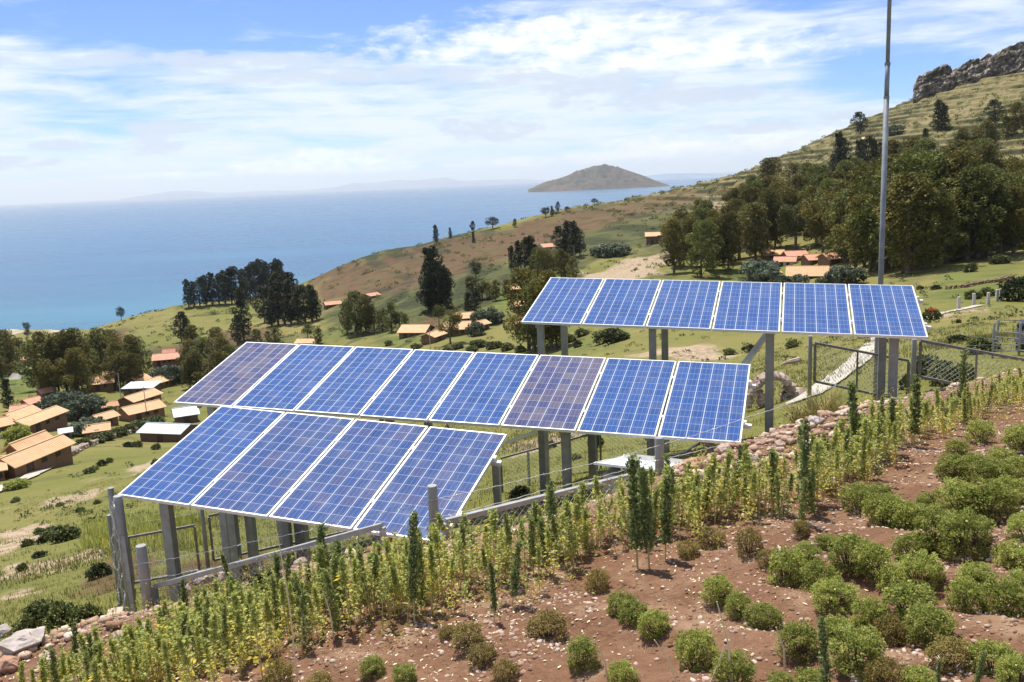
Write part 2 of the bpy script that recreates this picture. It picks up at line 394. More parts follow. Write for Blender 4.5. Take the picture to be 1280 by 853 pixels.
# ------------------------------------------------------------------ terrain: heights of the hillside
LAKE = -100.0
def near_plane(x, y):
    t = np.clip((-np.asarray(x, float) - 1.2) / 2.6, 0, 1); return -2.08 + 0.15 * x - 0.15 * y - 0.34 * t * t * (3 - 2 * t) - 0.30 * sstep(np.asarray(x, float), 3.3, 6.2) - 0.09 * np.clip(np.asarray(x, float) - 6, 0, 8)
def yard_plane(x, y): return near_plane(x, y) - 0.16 - 0.05 * (y - 8.0)
CREST = np.array([(-30, 5.0), (-9, 6.6), (-5.6, 7.8), (-4.6, 8.3), (-3.6, 8.6), (-2.2, 8.15), (-0.9, 7.6), (0.4, 7.9), (1.5, 8.8), (2.6, 9.6), (4.0, 10.7), (5.6, 12.0), (7.6, 13.3), (10.5, 14.8), (16, 17.0), (40, 22)])
def crest_d(x, y):
    """signed distance past the stone crest (positive on the lake side)"""
    x = np.asarray(x, float); y = np.asarray(y, float); best = np.full(x.shape, 1e9); sg = np.zeros(x.shape)
    for (x0, y0), (x1, y1) in zip(CREST[:-1], CREST[1:]):
        dx, dy = x1 - x0, y1 - y0; L2 = dx * dx + dy * dy
        t = np.clip(((x - x0) * dx + (y - y0) * dy) / L2, 0, 1)
        qx = x - (x0 + t * dx); qy = y - (y0 + t * dy); d = np.hypot(qx, qy)
        s = np.sign(dx * qy - dy * qx); m = d < best
        best = np.where(m, d, best); sg = np.where(m, s, sg)
    return best * sg
COLS = {
    60:  [(770, 14), (735, 21), (700, 30), (640, 60), (600, 90), (580, 110), (540, 150), (500, 200), (460, 300), (430, 500)],
    140: [(745, 14), (700, 24), (640, 50), (600, 75), (560, 122), (520, 170), (480, 225), (440, 320), (405, 480)],
    230: [(690, 18), (640, 37), (600, 60), (555, 128), (500, 185), (450, 270), (410, 360), (380, 480)],
    330: [(600, 50), (540, 110), (480, 180), (425, 270), (400, 350), (377, 440)],
    450: [(560, 60), (480, 140), (440, 190), (400, 255), (370, 330), (345, 400), (322, 480)],
    560: [(560, 40), (480, 110), (430, 165), (410, 190), (380, 235), (350, 290), (320, 380), (297, 480)],
    690: [(560, 25), (480, 75), (440, 125), (400, 170), (370, 210), (340, 260), (310, 330), (285, 410), (264, 480)],
    820: [(480, 45), (440, 80), (400, 120), (370, 155), (345, 200), (310, 275), (285, 340), (262, 420), (241, 520)],
    960: [(520, 22), (490, 34), (460, 52), (430, 76), (400, 105), (370, 140), (340, 195), (300, 250), (260, 330), (230, 420), (203, 520)],
    1060: [(470, 25), (440, 46), (410, 74), (380, 102), (350, 145), (320, 190), (280, 240), (240, 310), (200, 400), (160, 540)],
    1150: [(455, 22), (430, 38), (400, 62), (370, 95), (345, 130), (310, 180), (270, 230), (230, 290), (190, 370), (150, 480), (121, 590)],
    1270: [(440, 22), (420, 36), (390, 68), (360, 100), (335, 135), (300, 185), (250, 240), (200, 310), (150, 400), (110, 490), (90, 560)],
    1420: [(425, 25), (400, 48), (375, 80), (345, 115), (300, 165), (250, 230), (180, 310), (115, 420), (66, 560)],
}
BACK = {60: [(900, -107), (1500, -125)], 140: [(640, -88), (760, -103), (1500, -125)], 230: [(560, -70), (700, -103), (1500, -125)], 330: [(560, -66), (740, -100), (1500, -130)],
        450: [(600, -60), (800, -100), (1500, -130)], 560: [(600, -50), (820, -98), (1500, -130)], 690: [(600, -36), (860, -95), (1500, -130)],
        820: [(640, -26), (900, -90), (1500, -130)], 960: [(680, -16), (950, -80), (1500, -130)], 1060: [(700, 14), (1000, -60), (1500, -130)],
        1150: [(720, 40), (1000, 0), (1500, -90)], 1270: [(640, 66), (1000, 20), (1500, -60)], 1420: [(640, 92), (1000, 60), (1500, 0)]}
_P = []; _T = []
def _ctrl(th, r, z): _P.append((th, math.log(r))); _T.append(z / r)
for u, lst in COLS.items():
    for v, r in lst:
        d = ray(u, v); h = math.hypot(d[0], d[1]); _ctrl(math.atan2(d[0], d[1]), r, d[2] / h * r)
    th = math.atan2(*ray(u, 300)[:2])
    for r, z in BACK[u]: _ctrl(th, r, z)
    for r in (1.5, 3, 5, 7, 9):
        x, y = r * math.sin(th), r * math.cos(th); _ctrl(th, r, yard_plane(x, y))
    # ground just past the crest, inside the fenced yard
    for r in (9.5, 10.5, 12, 13.5, 15, 17):
        x, y = r * math.sin(th), r * math.cos(th); dd = float(crest_d(np.array([x]), np.array([y]))[0])
        if 0 < dd < 5: _ctrl(th, r, yard_plane(x, y) - 0.10 * dd)
for th, k in ((-1.15, 60), (-0.75, 60), (1.15, 1420), (0.8, 1420)):
    lst = COLS[k]
    for v, r in lst[::2]:
        d = ray(k, v); h = math.hypot(d[0], d[1]); _ctrl(th, r, d[2] / h * r)
    for r, z in BACK[k]: _ctrl(th, r, z)
    for r in (1.5, 3, 5, 8):
        x, y = r * math.sin(th), r * math.cos(th); _ctrl(th, r, near_plane(x, y) - 0.3)
_P = np.array(_P); _T = np.array(_T)
SX = 2.2                                                 # azimuth counts more than log distance
_Q = _P * np.array([SX, 1.0])
def _tps(d2): return 0.5 * d2 * np.log(d2 + 1e-12)
_n = len(_Q)
_K = _tps(((_Q[:, None] - _Q[None]) ** 2).sum(-1)) + 2e-3 * np.eye(_n)
_A = np.zeros((_n + 3, _n + 3)); _A[:_n, :_n] = _K; _A[:_n, _n] = 1; _A[:_n, _n + 1:] = _Q; _A[_n, :_n] = 1; _A[_n + 1:, :_n] = _Q.T
_W = np.linalg.solve(_A, np.concatenate([_T, np.zeros(3)]))
def far_height(x, y):
    r = np.hypot(x, y) + 1e-6; th = np.arctan2(x, y); q = np.stack([th * SX, np.log(r)], -1).reshape(-1, 2)
    out = np.empty(len(q))
    for i in range(0, len(q), 20000):
        b = q[i:i + 20000]; d2 = ((b[:, None] - _Q[None]) ** 2).sum(-1)
        out[i:i + 20000] = _tps(d2) @ _W[:_n] + _W[_n] + b @ _W[_n + 1:]
    return out.reshape(r.shape) * r
def terrace(x, y, z):
    q = z / 2.9 + 0.7 * fbm(x * 0.02, y * 0.02, 3); return q - np.floor(q)
def ground(x, y, detail=True):
    x = np.asarray(x, float); y = np.asarray(y, float); r = np.hypot(x, y)
    d = crest_d(x, y)
    zf = far_height(x, y); zn = near_plane(x, y)
    z = zn + (zf - zn) * sstep(d, -0.05, 0.85)
    z = z + 0.10 * np.exp(-((d + 0.25) / 0.45) ** 2) * sstep(r, 2, 6) * (1 - sstep(r, 16, 20))        # heaped stones along the crest
    if detail:
        far = sstep(r, 14, 60)
        z = z + (1 - far) * (0.045 * fbm(x * 1.3, y * 1.3, 4) + 0.022 * np.abs(fbm(x * 7, y * 7, 3))) + far * (0.30 + 0.0016 * r) * fbm(x * 0.06, y * 0.06, 5) * np.clip(r / 120, 0.3, 1.6)
        # furrows of the field
        z = z + 0.035 * np.sin((x * 0.75 + y * 0.66) * 6.283 / 0.62) * (1 - sstep(d, -2.6, -1.6)) * (1 - sstep(r, 14, 18))
        # cultivation terraces on the hill flank
        tz = sstep(r, 190, 260) * sstep(z, -22, -8)
        fq = terrace(x, y, z)
        z = z + tz * 2.0 * (sstep(fq, 0.7, 0.95) - fq)
    return z
_rs = np.exp(np.linspace(math.log(1.6), math.log(2600), 1600))
def gp(u, v):
    """where the view ray through a photo pixel meets the hillside"""
    d = ray(u, v); h = math.hypot(d[0], d[1]); x = d[0] / h * _rs; y = d[1] / h * _rs; z = d[2] / h * _rs
    g = ground(x, y); m = np.nonzero(z < g)[0]
    if not len(m): k = len(_rs) - 1; r = 480.0
    else:
        k = m[0]
        if k == 0: r = _rs[0]
        else:
            a = z[k - 1] - g[k - 1]; b = z[k] - g[k]; r = _rs[k - 1] + (_rs[k] - _rs[k - 1]) * a / (a - b)
    X = d[0] / h * r; Y = d[1] / h * r
    return np.array([X, Y, float(ground(np.array([X]), np.array([Y]))[0])])
def g1(x, y): return float(ground(np.array([float(x)]), np.array([float(y)]))[0])

def build_terrain():
    ths = np.concatenate([np.linspace(-70, -34, 60)[:-1], np.linspace(-34, 34, 620), np.linspace(34, 70, 60)[1:]]) * math.pi / 180
    rs = np.concatenate([np.exp(np.linspace(math.log(0.5), math.log(4), 90))[:-1], np.exp(np.linspace(math.log(4), math.log(20), 330))[:-1], np.exp(np.linspace(math.log(20), math.log(180), 440))[:-1], np.exp(np.linspace(math.log(180), math.log(600), 900))[:-1], np.exp(np.linspace(math.log(600), math.log(700), 30))[:-1], np.exp(np.linspace(math.log(700), math.log(1500), 60))])
    T, Rr = np.meshgrid(ths, rs, indexing='ij'); X = Rr * np.sin(T); Y = Rr * np.cos(T); Z = ground(X, Y)
    nt, nr = X.shape
    V = np.stack([X, Y, Z], -1).reshape(-1, 3)
    i = np.arange(nt - 1)[:, None] * nr + np.arange(nr - 1)[None]
    Fq = np.stack([i, i + 1, i + nr + 1, i + nr], -1).reshape(-1, 4)[:, ::-1]
    D = crest_d(X, Y)
    LR = np.log(Rr)
    def poly(pts, soft=0.03, nz=0.05):
        """soft membership of a patch of land whose outline is given by points on the hillside"""
        P = [gp(*p) for p in pts]; P = np.array([(math.atan2(p[0], p[1]) * 2.5, math.log(math.hypot(p[0], p[1]))) for p in P])
        qx = T * 2.5 + nz * fbm(T * 40, LR * 14, 3); qy = LR + nz * fbm(T * 40 + 9, LR * 14 + 4, 3)
        inside = np.zeros(qx.shape, bool); best = np.full(qx.shape, 1e9)
        for (x0, y0), (x1, y1) in zip(P, np.roll(P, -1, 0)):
            c = ((y0 > qy) != (y1 > qy)) & (qx < (x1 - x0) * (qy - y0) / (y1 - y0 + 1e-12) + x0); inside ^= c
            dx, dy = x1 - x0, y1 - y0; t_ = np.clip(((qx - x0) * dx + (qy - y0) * dy) / (dx * dx + dy * dy + 1e-12), 0, 1)
            best = np.minimum(best, np.hypot(qx - x0 - t_ * dx, qy - y0 - t_ * dy))
        return sstep(np.where(inside, best, -best), -soft, soft)
    soil = 1 - sstep(D, 0.3, 1.0); soil *= 1 - sstep(Rr, 30, 45)
    brown = np.zeros_like(X)
    for pl in ([(368, 350), (410, 338), (450, 328), (540, 304), (640, 286), (700, 268), (830, 243), (925, 226), (930, 238), (850, 262), (770, 282), (690, 306), (620, 326), (560, 350), (470, 372), (400, 378)],
               [(195, 436), (300, 412), (345, 405), (345, 420), (260, 436), (200, 452)],
               [(515, 412), (530, 398), (560, 398), (562, 408), (540, 414)],
               [(120, 418), (165, 414), (160, 440), (110, 446)]):
        brown = np.maximum(brown, poly(pl))
    tan = np.zeros_like(X)
    for pl in ([(0, 668), (55, 655), (50, 672), (20, 690), (0, 694)], [(0, 712), (60, 700), (135, 684), (132, 694), (60, 715), (0, 728)],
               [(735, 340), (790, 325), (830, 318), (835, 345), (780, 352), (735, 352)], [(0, 745), (40, 735), (45, 742), (0, 752)],
               [(170, 585), (215, 570), (250, 562), (220, 580), (160, 596)], [(630, 560), (745, 525), (742, 540), (650, 572)], [(780, 445), (870, 430), (930, 445), (870, 452)],
               [(60, 625), (125, 612), (120, 622), (50, 634)], [(1170, 395), (1225, 384), (1228, 387), (1172, 400)], [(900, 245), (935, 238), (932, 262), (880, 272)]):
        tan = np.maximum(tan, poly(pl, 0.02, 0.06))
    for pl in ([(130, 700), (190, 690), (190, 730), (100, 745)], [(210, 705), (330, 690), (335, 720), (200, 740)]):
        brown = np.maximum(brown, 0.9 * poly(pl, 0.02))
    lush = np.zeros_like(X)
    for pl, k in (([(0, 440), (45, 432), (60, 470), (50, 490), (0, 495)], 1), ([(480, 360), (560, 350), (640, 330), (650, 380), (600, 420), (480, 440), (420, 410)], .8), ([(640, 395), (720, 400), (780, 440), (660, 446)], .5),
                  ([(1165, 345), (1280, 320), (1280, 365), (1200, 378), (1160, 372)], .7), ([(900, 345), (960, 332), (970, 352), (900, 356)], .9), ([(105, 655), (190, 640), (250, 640), (180, 680), (110, 690)], .5), ([(405, 395), (500, 360), (560, 355), (560, 390), (480, 420), (410, 420)], .8)):
        lush = np.maximum(lush, k * poly(pl, 0.05))
    olive = np.zeros_like(X)
    for pl in ([(400, 388), (500, 352), (560, 338), (640, 322), (700, 298), (830, 260), (940, 236), (985, 208), (1010, 215), (960, 262), (880, 300), (835, 318), (780, 316), (730, 334), (655, 346), (600, 385), (560, 400), (480, 420), (410, 412)],
               [(180, 440), (300, 425), (400, 420), (420, 440), (300, 470), (190, 470)], [(390, 335), (445, 318), (560, 296), (600, 300), (540, 318), (450, 335)]):
        olive = np.maximum(olive, poly(pl, 0.05, .08))
    flank = sstep(Rr, 190, 260) * sstep(Z, -22, -8)
    fq = terrace(X, Y, Z); band = sstep(fq, .22, .38) * (1 - sstep(fq, .84, .97)) * sstep(fbm(X * .03, Y * .03, 4), -.35, .05)
    band = np.maximum(band * flank, .8 * band * olive * sstep(Rr, 120, 180)); rocky = sstep(Z, 40, 62) * sstep(Rr, 400, 450)
    shore = (1 - sstep(Z, LAKE + 0.6, LAKE + 2.0))
    return np_mesh('ground', V, Fq, M['ground'], None, None, True, {'soil': soil.ravel(), 'brown': brown.ravel(), 'tan': tan.ravel(), 'lush': lush.ravel(), 'olive': olive.ravel(), 'flank': flank.ravel(), 'rocky': rocky.ravel(), 'band': band.ravel(), 'shore': shore.ravel(), 'past': sstep(D, -0.6, 0.2).ravel()})

def ground_mat():
    def f(t, s):
        P = pos(t); x, y, z = t.sep(P)
        A = {k: attr(t, k).outputs['Fac'] for k in ('soil', 'brown', 'tan', 'lush', 'olive', 'flank', 'band', 'rocky', 'shore', 'past')}
        big = t.noise(P, 0.02, 5, 0.6); mid = t.noise(P, 0.16, 6, 0.65, 0.3); fine = t.noise(P, 1.6, 6, 0.7); tiny = t.noise(P, 14, 5, 0.7)
        g = t.mix(t.ss(big, 0.35, 0.65), (0.135, 0.138, 0.032), (0.205, 0.172, 0.058))
        g = t.mix(t.ss(mid, 0.50, 0.70, 0, 0.75), g, (0.095, 0.105, 0.024))
        g = t.mix(t.ss(fine, 0.52, 0.75, 0, 0.6), g, (0.080, 0.082, 0.022))
        g = t.mix(t.ss(t.noise(P, 0.45, 5, 0.7), 0.60, 0.76, 0, 0.7), g, (0.26, 0.195, 0.105))
        lush = t.mix(t.ss(mid, 0.35, 0.65), (0.055, 0.085, 0.018), (0.12, 0.145, 0.03))
        g = t.mix(t.m('MULTIPLY', A['lush'], 0.9), g, lush)
        ol = t.mix(t.ss(mid, 0.35, 0.65), (0.045, 0.056, 0.018), (0.100, 0.094, 0.034))
        g = t.mix(t.m('MULTIPLY', A['olive'], 0.92), g, ol)
        br = t.mix(t.ss(mid, 0.35, 0.7), (0.085, 0.048, 0.026), (0.130, 0.074, 0.042))
        br = t.mix(t.ss(t.noise(P, 0.05, 5, 0.6), 0.50, 0.64, 0, 0.45), br, (0.095, 0.085, 0.032))
        g = t.mix(t.m('MULTIPLY', A['brown'], 0.9), g, br)
        tn = t.mix(t.ss(fine, 0.3, 0.7), (0.30, 0.215, 0.14), (0.40, 0.305, 0.22))
        g = t.mix(t.m('MULTIPLY', A['tan'], t.ss(fine, 0.25, 0.55)), g, tn)
        # terraced flank: bands of stone wall and bushes that follow the contours
        q = t.m('FRACT', t.m('ADD', t.m('DIVIDE', z, 2.6), t.m('MULTIPLY', t.noise(P, 0.02, 3, 0.5), 1.6)))
        band = t.m('MULTIPLY', t.ss(t.m('ABSOLUTE', t.m('SUBTRACT', q, 0.8)), 0.10, 0.20, 1, 0), t.ss(t.noise(P, 0.07, 4, 0.6), 0.38, 0.52))
        fl = t.mix(t.ss(mid, 0.42, 0.68), (0.215, 0.172, 0.080), (0.115, 0.112, 0.036))
        fl = t.mix(t.ss(t.noise(P, 0.35, 4, 0.7), 0.60, 0.72, 0, 0.75), fl, (0.04, 0.045, 0.016))
        fl = t.mix(t.ss(t.noise(P, 0.28, 5, 0.7), 0.64, 0.74, 0, 0.8), fl, (0.30, 0.245, 0.18))
        g = t.mix(t.m('MULTIPLY', A['flank'], t.m('SUBTRACT', 1.0, t.m('MULTIPLY', A['brown'], 0.6))), g, fl)
        g = t.mix(t.m('MULTIPLY', A['band'], t.ss(fine, .3, .6, .8, 1)), g, (0.026, 0.031, 0.012))
        q2 = t.m('FRACT', t.m('ADD', t.m('DIVIDE', z, 3.4), t.m('MULTIPLY', t.noise(P, 0.013, 3, 0.5), 2.2)))
        hed = t.m('MULTIPLY', t.ss(t.m('ABSOLUTE', t.m('SUBTRACT', q2, 0.5)), 0.05, 0.14, 1, 0), t.ss(t.noise(P, 0.045, 4, 0.65), 0.46, 0.58))
        dist = t.m('SQRT', t.m('ADD', t.m('MULTIPLY', x, x), t.m('MULTIPLY', y, y)))
        hed = t.m('MULTIPLY', hed, t.ss(dist, 60, 170))
        g = t.mix(t.m('MULTIPLY', hed, 0.62), g, (0.048, 0.052, 0.018))
        spots = t.m('MULTIPLY', t.ss(t.noise(P, 0.30, 5, 0.72), 0.60, 0.70, 0, 0.8), t.ss(t.noise(P, 0.03, 3, 0.6), 0.42, 0.6))
        g = t.mix(t.m('MULTIPLY', spots, t.ss(dist, 30, 90)), g, (0.052, 0.056, 0.020))
        pale = t.m('MULTIPLY', t.ss(t.noise(P, 0.12, 5, 0.7, 0.6), 0.58, 0.70, 0, 0.6), t.ss(dist, 25, 60))
        g = t.mix(t.m('MULTIPLY', pale, t.m('SUBTRACT', 1.0, t.m('MAXIMUM', A['brown'], A['olive']))), g, (0.27, 0.215, 0.115))
        # bare cultivated soil with a stony surface
        so = t.mix(t.ss(fine, 0.3, 0.7), (0.155, 0.078, 0.043), (0.216, 0.120, 0.071))
        so = t.mix(t.ss(tiny, 0.40, 0.7, 0, 0.6), so, (0.118, 0.062, 0.036))
        vo = t.new('ShaderNodeTexVoronoi'); t.put(vo.inputs['Vector'], P); vo.inputs['Scale'].default_value = 26
        dry = t.mix(t.ss(fine, 0.35, 0.65), (0.29, 0.185, 0.112), (0.37, 0.26, 0.17))
        so = t.mix(t.ss(t.noise(P, 2.3, 4, 0.6), 0.50, 0.70, 0, 0.55), so, dry)
        stn = t.mix(t.sep(vo.outputs['Color'])[0], (0.30, 0.20, 0.15), (0.44, 0.33, 0.26))
        so = t.mix(t.m('MULTIPLY', A['past'], 0.75), so, stn)
        g = t.mix(A['soil'], g, so)
        ro = t.mix(t.ss(t.noise(P, 0.5, 6, 0.7), 0.4, 0.6), (0.10, 0.085, 0.06), (0.22, 0.185, 0.15))
        g = t.mix(t.m('MULTIPLY', A['rocky'], 0.5), g, ro)
        g = t.mix(A['shore'], g, (0.40, 0.34, 0.24))
        t.put(s.inputs['Base Color'], g)
        h = t.m('ADD', t.m('MULTIPLY', fine, 0.16), t.m('MULTIPLY', tiny, 0.05))
        b1 = t.bump(h, 0.55)
        b2 = t.new('ShaderNodeBump'); t.put(b2.inputs['Height'], mid); b2.inputs['Distance'].default_value = 0.9; b2.inputs['Strength'].default_value = 0.5; t.l.new(b1, b2.inputs['Normal'])
        t.put(s.inputs['Normal'], b2.outputs[0])
    return mat('hillside', f, 0.97, 0, 0.15)
M['ground'] = ground_mat()
terr = build_terrain(); tag(terr, 'hillside of grass, brown earth and bare soil falling to the lake', 'ground', None, 'structure')

def water_mat():
    def f(t, s):
        P = pos(t); x, y, z = t.sep(P)
        st = t.noise(t.xyz(t.m('MULTIPLY', x, 0.00035), t.m('MULTIPLY', y, 0.0016), 0), 3.0, 6, 0.6, 0.3)
        st2 = t.noise(t.xyz(t.m('MULTIPLY', x, 0.002), t.m('MULTIPLY', y, 0.012), 3), 1.0, 5, 0.6, 0.2)
        k = t.ss(t.m('ADD', t.m('MULTIPLY', st, 0.6), t.m('MULTIPLY', st2, 0.4)), 0.40, 0.62)
        c = t.mix(k, (0.020, 0.085, 0.165), (0.045, 0.130, 0.225))
        d = t.m('SQRT', t.m('ADD', t.m('MULTIPLY', x, x), t.m('MULTIPLY', y, y)))
        shal = t.m('MULTIPLY', t.ss(d, 1300, 720), t.ss(x, 60, -250))
        c = t.mix(t.m('MULTIPLY', shal, 0.35), c, (0.045, 0.20, 0.24))
        t.put(s.inputs['Base Color'], c)
        t.put(s.inputs['Roughness'], t.m('ADD', 0.26, t.m('MULTIPLY', k, 0.12)))
        rip = t.noise(t.xyz(t.m('MULTIPLY', x, 0.25), t.m('MULTIPLY', y, 0.5), 0), 1.0, 4, 0.6)
        t.put(s.inputs['Normal'], t.bump(rip, 0.7, t.ss(d, 4000, 500, 0.0, 1.0)))
    return mat('lake_water', f, 0.3, 0, 0.22)
M['water'] = water_mat()
def build_water():
    ths = np.linspace(-75, 75, 61) * math.pi / 180; rs = np.concatenate([[60], np.exp(np.linspace(math.log(200), math.log(60000), 60))])
    T, Rr = np.meshgrid(ths, rs, indexing='ij'); V = np.stack([Rr * np.sin(T), Rr * np.cos(T), np.full_like(T, LAKE)], -1).reshape(-1, 3)
    nt, nr = T.shape; i = np.arange(nt - 1)[:, None] * nr + np.arange(nr - 1)[None]
    return np_mesh('water', V, np.stack([i, i + nr, i + nr + 1, i + 1], -1).reshape(-1, 4), M['water'], None, None, True)
tag(build_water(), 'wide blue lake with pale wind streaks', 'lake', None, 'structure')

# ------------------------------------------------------------------ island and far shores
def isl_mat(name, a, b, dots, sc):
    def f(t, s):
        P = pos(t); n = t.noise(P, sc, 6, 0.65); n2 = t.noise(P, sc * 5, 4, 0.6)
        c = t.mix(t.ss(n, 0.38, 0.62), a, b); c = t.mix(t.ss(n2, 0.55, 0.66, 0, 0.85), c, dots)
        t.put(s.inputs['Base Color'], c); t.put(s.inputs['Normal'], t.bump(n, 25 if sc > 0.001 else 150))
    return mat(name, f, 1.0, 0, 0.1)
def hillmass(name, prof, dist, depth, m, n=160, rough=0.12):
    """prof: (u, v of the skyline) from end to end, at one distance; a ridge with real depth rising from the lake"""
    us = np.array([p[0] for p in prof]); vs = np.array([p[1] for p in prof])
    A = []
    for u in np.linspace(us[0], us[-1], n):
        v = np.interp(u, us, vs); d = ray(u, v); h = math.hypot(d[0], d[1]); A.append((d[0] / h * dist, d[1] / h * dist, max(d[2] / h * dist, LAKE - 2)))
    A = np.array(A); m_ = 40; V = []
    for j in np.linspace(-1, 1, m_):
        w = np.cos(j * math.pi / 2) ** 1.1
        taper = 0.35 + 0.65 * np.sin(np.linspace(0, math.pi, n)) ** 0.5
        rr = 1 + j * depth / dist * taper
        x = A[:, 0] * rr; y = A[:, 1] * rr
        nz = fbm(x / depth * 6, y / depth * 6, 5)
        z = LAKE - 3 + (A[:, 2] - LAKE + 3) * w * (1 + rough * nz * (1 - w ** 6) * 3)
        V.append(np.stack([x, y, z], -1))
    V = np.array(V).reshape(-1, 3); i = np.arange(m_ - 1)[:, None] * n + np.arange(n - 1)[None]
    return np_mesh(name, V, np.stack([i, i + 1, i + n + 1, i + n], -1).reshape(-1, 4), m, None, None, True)
m_isl = isl_mat('island_scrub', (0.042, 0.046, 0.025), (0.115, 0.080, 0.052), (0.008, 0.016, 0.010), 0.007)
m_far = isl_mat('far_range_hazed', (0.16, 0.23, 0.33), (0.20, 0.27, 0.36), (0.15, 0.21, 0.30), 0.0006)  # blue fading of distant air is put into the base colour
tag(hillmass('island_hill', [(660, 237), (672, 232), (690, 226), (708, 220), (722, 214), (735, 210), (748, 207), (760, 207.5), (775, 210), (790, 215), (805, 220), (820, 226), (834, 231), (845, 235.5)], 7400, 480, m_isl, 260, 0.26), 'scrubby brown island hill standing in the lake', 'island', None, 'structure')
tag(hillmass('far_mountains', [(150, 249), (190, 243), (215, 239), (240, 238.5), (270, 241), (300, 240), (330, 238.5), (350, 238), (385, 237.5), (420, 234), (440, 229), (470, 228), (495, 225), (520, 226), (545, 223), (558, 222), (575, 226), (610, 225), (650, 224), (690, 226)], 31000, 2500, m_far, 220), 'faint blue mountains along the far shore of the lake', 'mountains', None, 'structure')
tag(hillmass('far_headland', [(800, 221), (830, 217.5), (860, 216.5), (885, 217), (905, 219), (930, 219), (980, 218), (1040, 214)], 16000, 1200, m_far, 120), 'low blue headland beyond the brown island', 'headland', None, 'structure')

# haze: the air over the lake
def build_haze():
    b = MB(); b.box((0, 17500, 180), 56000, 40000, 2 * 320.0)
    m = bpy.data.materials.new('haze_air'); m.use_nodes = True; t = NT(m.node_tree); t.n.clear()
    o = t.new('ShaderNodeOutputMaterial'); v = t.new('ShaderNodeVolumePrincipled'); v.inputs['Color'].default_value = (0.90, 0.955, 1.0, 1); v.inputs['Anisotropy'].default_value = 0.3; v.inputs['Density'].default_value = 0.000046
    t.l.new(v.outputs[0], o.inputs['Volume'])
    h = b.build('haze', m); h['kind'] = 'stuff'; h['label'] = 'thin blue haze over the lake'
build_haze()

# ------------------------------------------------------------------ solar panels on their racks
PW_, PL_, PITCH_P = 0.982, 1.96, 1.01
ROWS = [dict(yaw=-20.314, tilt=16.326, tl=(-3.8695, 11.2926, -2.7529), slope=-2.212, n=4, nm='front'),
        dict(yaw=-18.257, tilt=16.101, tl=(-4.3835, 14.3293, -2.4287), slope=-1.422, n=8, nm='middle'),
        dict(yaw=-17.604, tilt=14.704, tl=(0.7522, 15.8813, -1.7584), slope=-1.846, n=6, nm='upper')]
for r in ROWS:
    y_, s_, k_ = R_(r['yaw']), R_(r['slope']), R_(r['tilt'])
    e = Vector((math.cos(y_) * math.cos(s_), math.sin(y_) * math.cos(s_), math.sin(s_)))
    d = Vector((math.sin(y_) * math.cos(k_), -math.cos(y_) * math.cos(k_), -math.sin(k_)))
    d = (d - e * d.dot(e)).normalized()
    n = d.cross(e)
    if n.z < 0: n = -n
    r.update(e=e, d=d, nrm=n, TL=Vector(r['tl']))

def make_panel(cell):
    t = thing('solar_panel', '', 'solar panel')
    f = MB(); w = 0.017
    f.box((PW_ / 2, w / 2, -0.02), PW_, w, 0.04); f.box((PW_ / 2, PL_ - w / 2, -0.02), PW_, w, 0.04)
    f.box((w / 2, PL_ / 2, -0.02), w, PL_ - 2 * w, 0.04); f.box((PW_ - w / 2, PL_ / 2, -0.02), w, PL_ - 2 * w, 0.04)
    f.build('frame', M['alu'], t)
    g = MB(); g.box((PW_ / 2, PL_ / 2, -0.007), PW_ - 2 * w + 0.002, PL_ - 2 * w + 0.002, 0.006); g.build('cell_sheet', M[cell], t)
    b = MB(); b.box((PW_ / 2, PL_ / 2, -0.014), PW_ - 2 * w + 0.002, PL_ - 2 * w + 0.002, 0.005); b.build('backsheet', M['backsheet'], t)
    j = MB(); j.box((PW_ / 2, PL_ - 0.2, -0.03), 0.12, 0.10, 0.026); j.build('junction_box', M['black'], t)
    for q in (0.47, 1.49):
        c = MB(); c.box((PW_ + 0.014, q, -0.003), 0.042, 0.05, 0.012); c.tube([(PW_ + 0.014, q, 0.003), (PW_ + 0.014, q, 0.012)], 0.008, 6); c.build('clamp', M['alu'], t)
    return t
PANEL = {k: Pool(lambda k=k: make_panel(k)) for k in ('cells_blue', 'cells_mid', 'cells_violet')}
PKIND = [['cells_blue', 'cells_mid', 'cells_mid', 'cells_mid'],
         ['cells_violet', 'cells_blue', 'cells_blue', 'cells_blue', 'cells_blue', 'cells_violet', 'cells_blue', 'cells_blue'],
         ['cells_blue'] * 6]
ORD = ['first', 'second', 'third', 'fourth', 'fifth', 'sixth', 'seventh', 'eighth', 'ninth', 'tenth', 'eleventh', 'twelfth', 'thirteenth', 'fourteenth', 'fifteenth', 'sixteenth', 'seventeenth', 'eighteenth', 'nineteenth', 'twentieth']
WORDC = {'cells_blue': 'bright blue', 'cells_mid': 'blue violet', 'cells_violet': 'dull purple grey'}
for ri, r in enumerate(ROWS):
    cnt = {0: 'four panel front row', 1: 'eight panel middle row', 2: 'six panel upper row'}[ri]
    for i in range(r['n']):
        o = r['TL'] + r['e'] * (i * PITCH_P) + r['d'] * PL_
        lb = f"{WORDC[PKIND[ri][i]]} solar panel, {ORD[i]} from the left in the {cnt}"
        p = PANEL[PKIND[ri][i]].put((0, 0, 0), 0, 1, lb, 'solar panels on the three racks')
        m = Matrix((r['e'], -r['d'], r['nrm'])).transposed().to_4x4(); m.translation = o + r['nrm'] * (0.0015 * ((i * 7) % 3))
        p.matrix_world = m

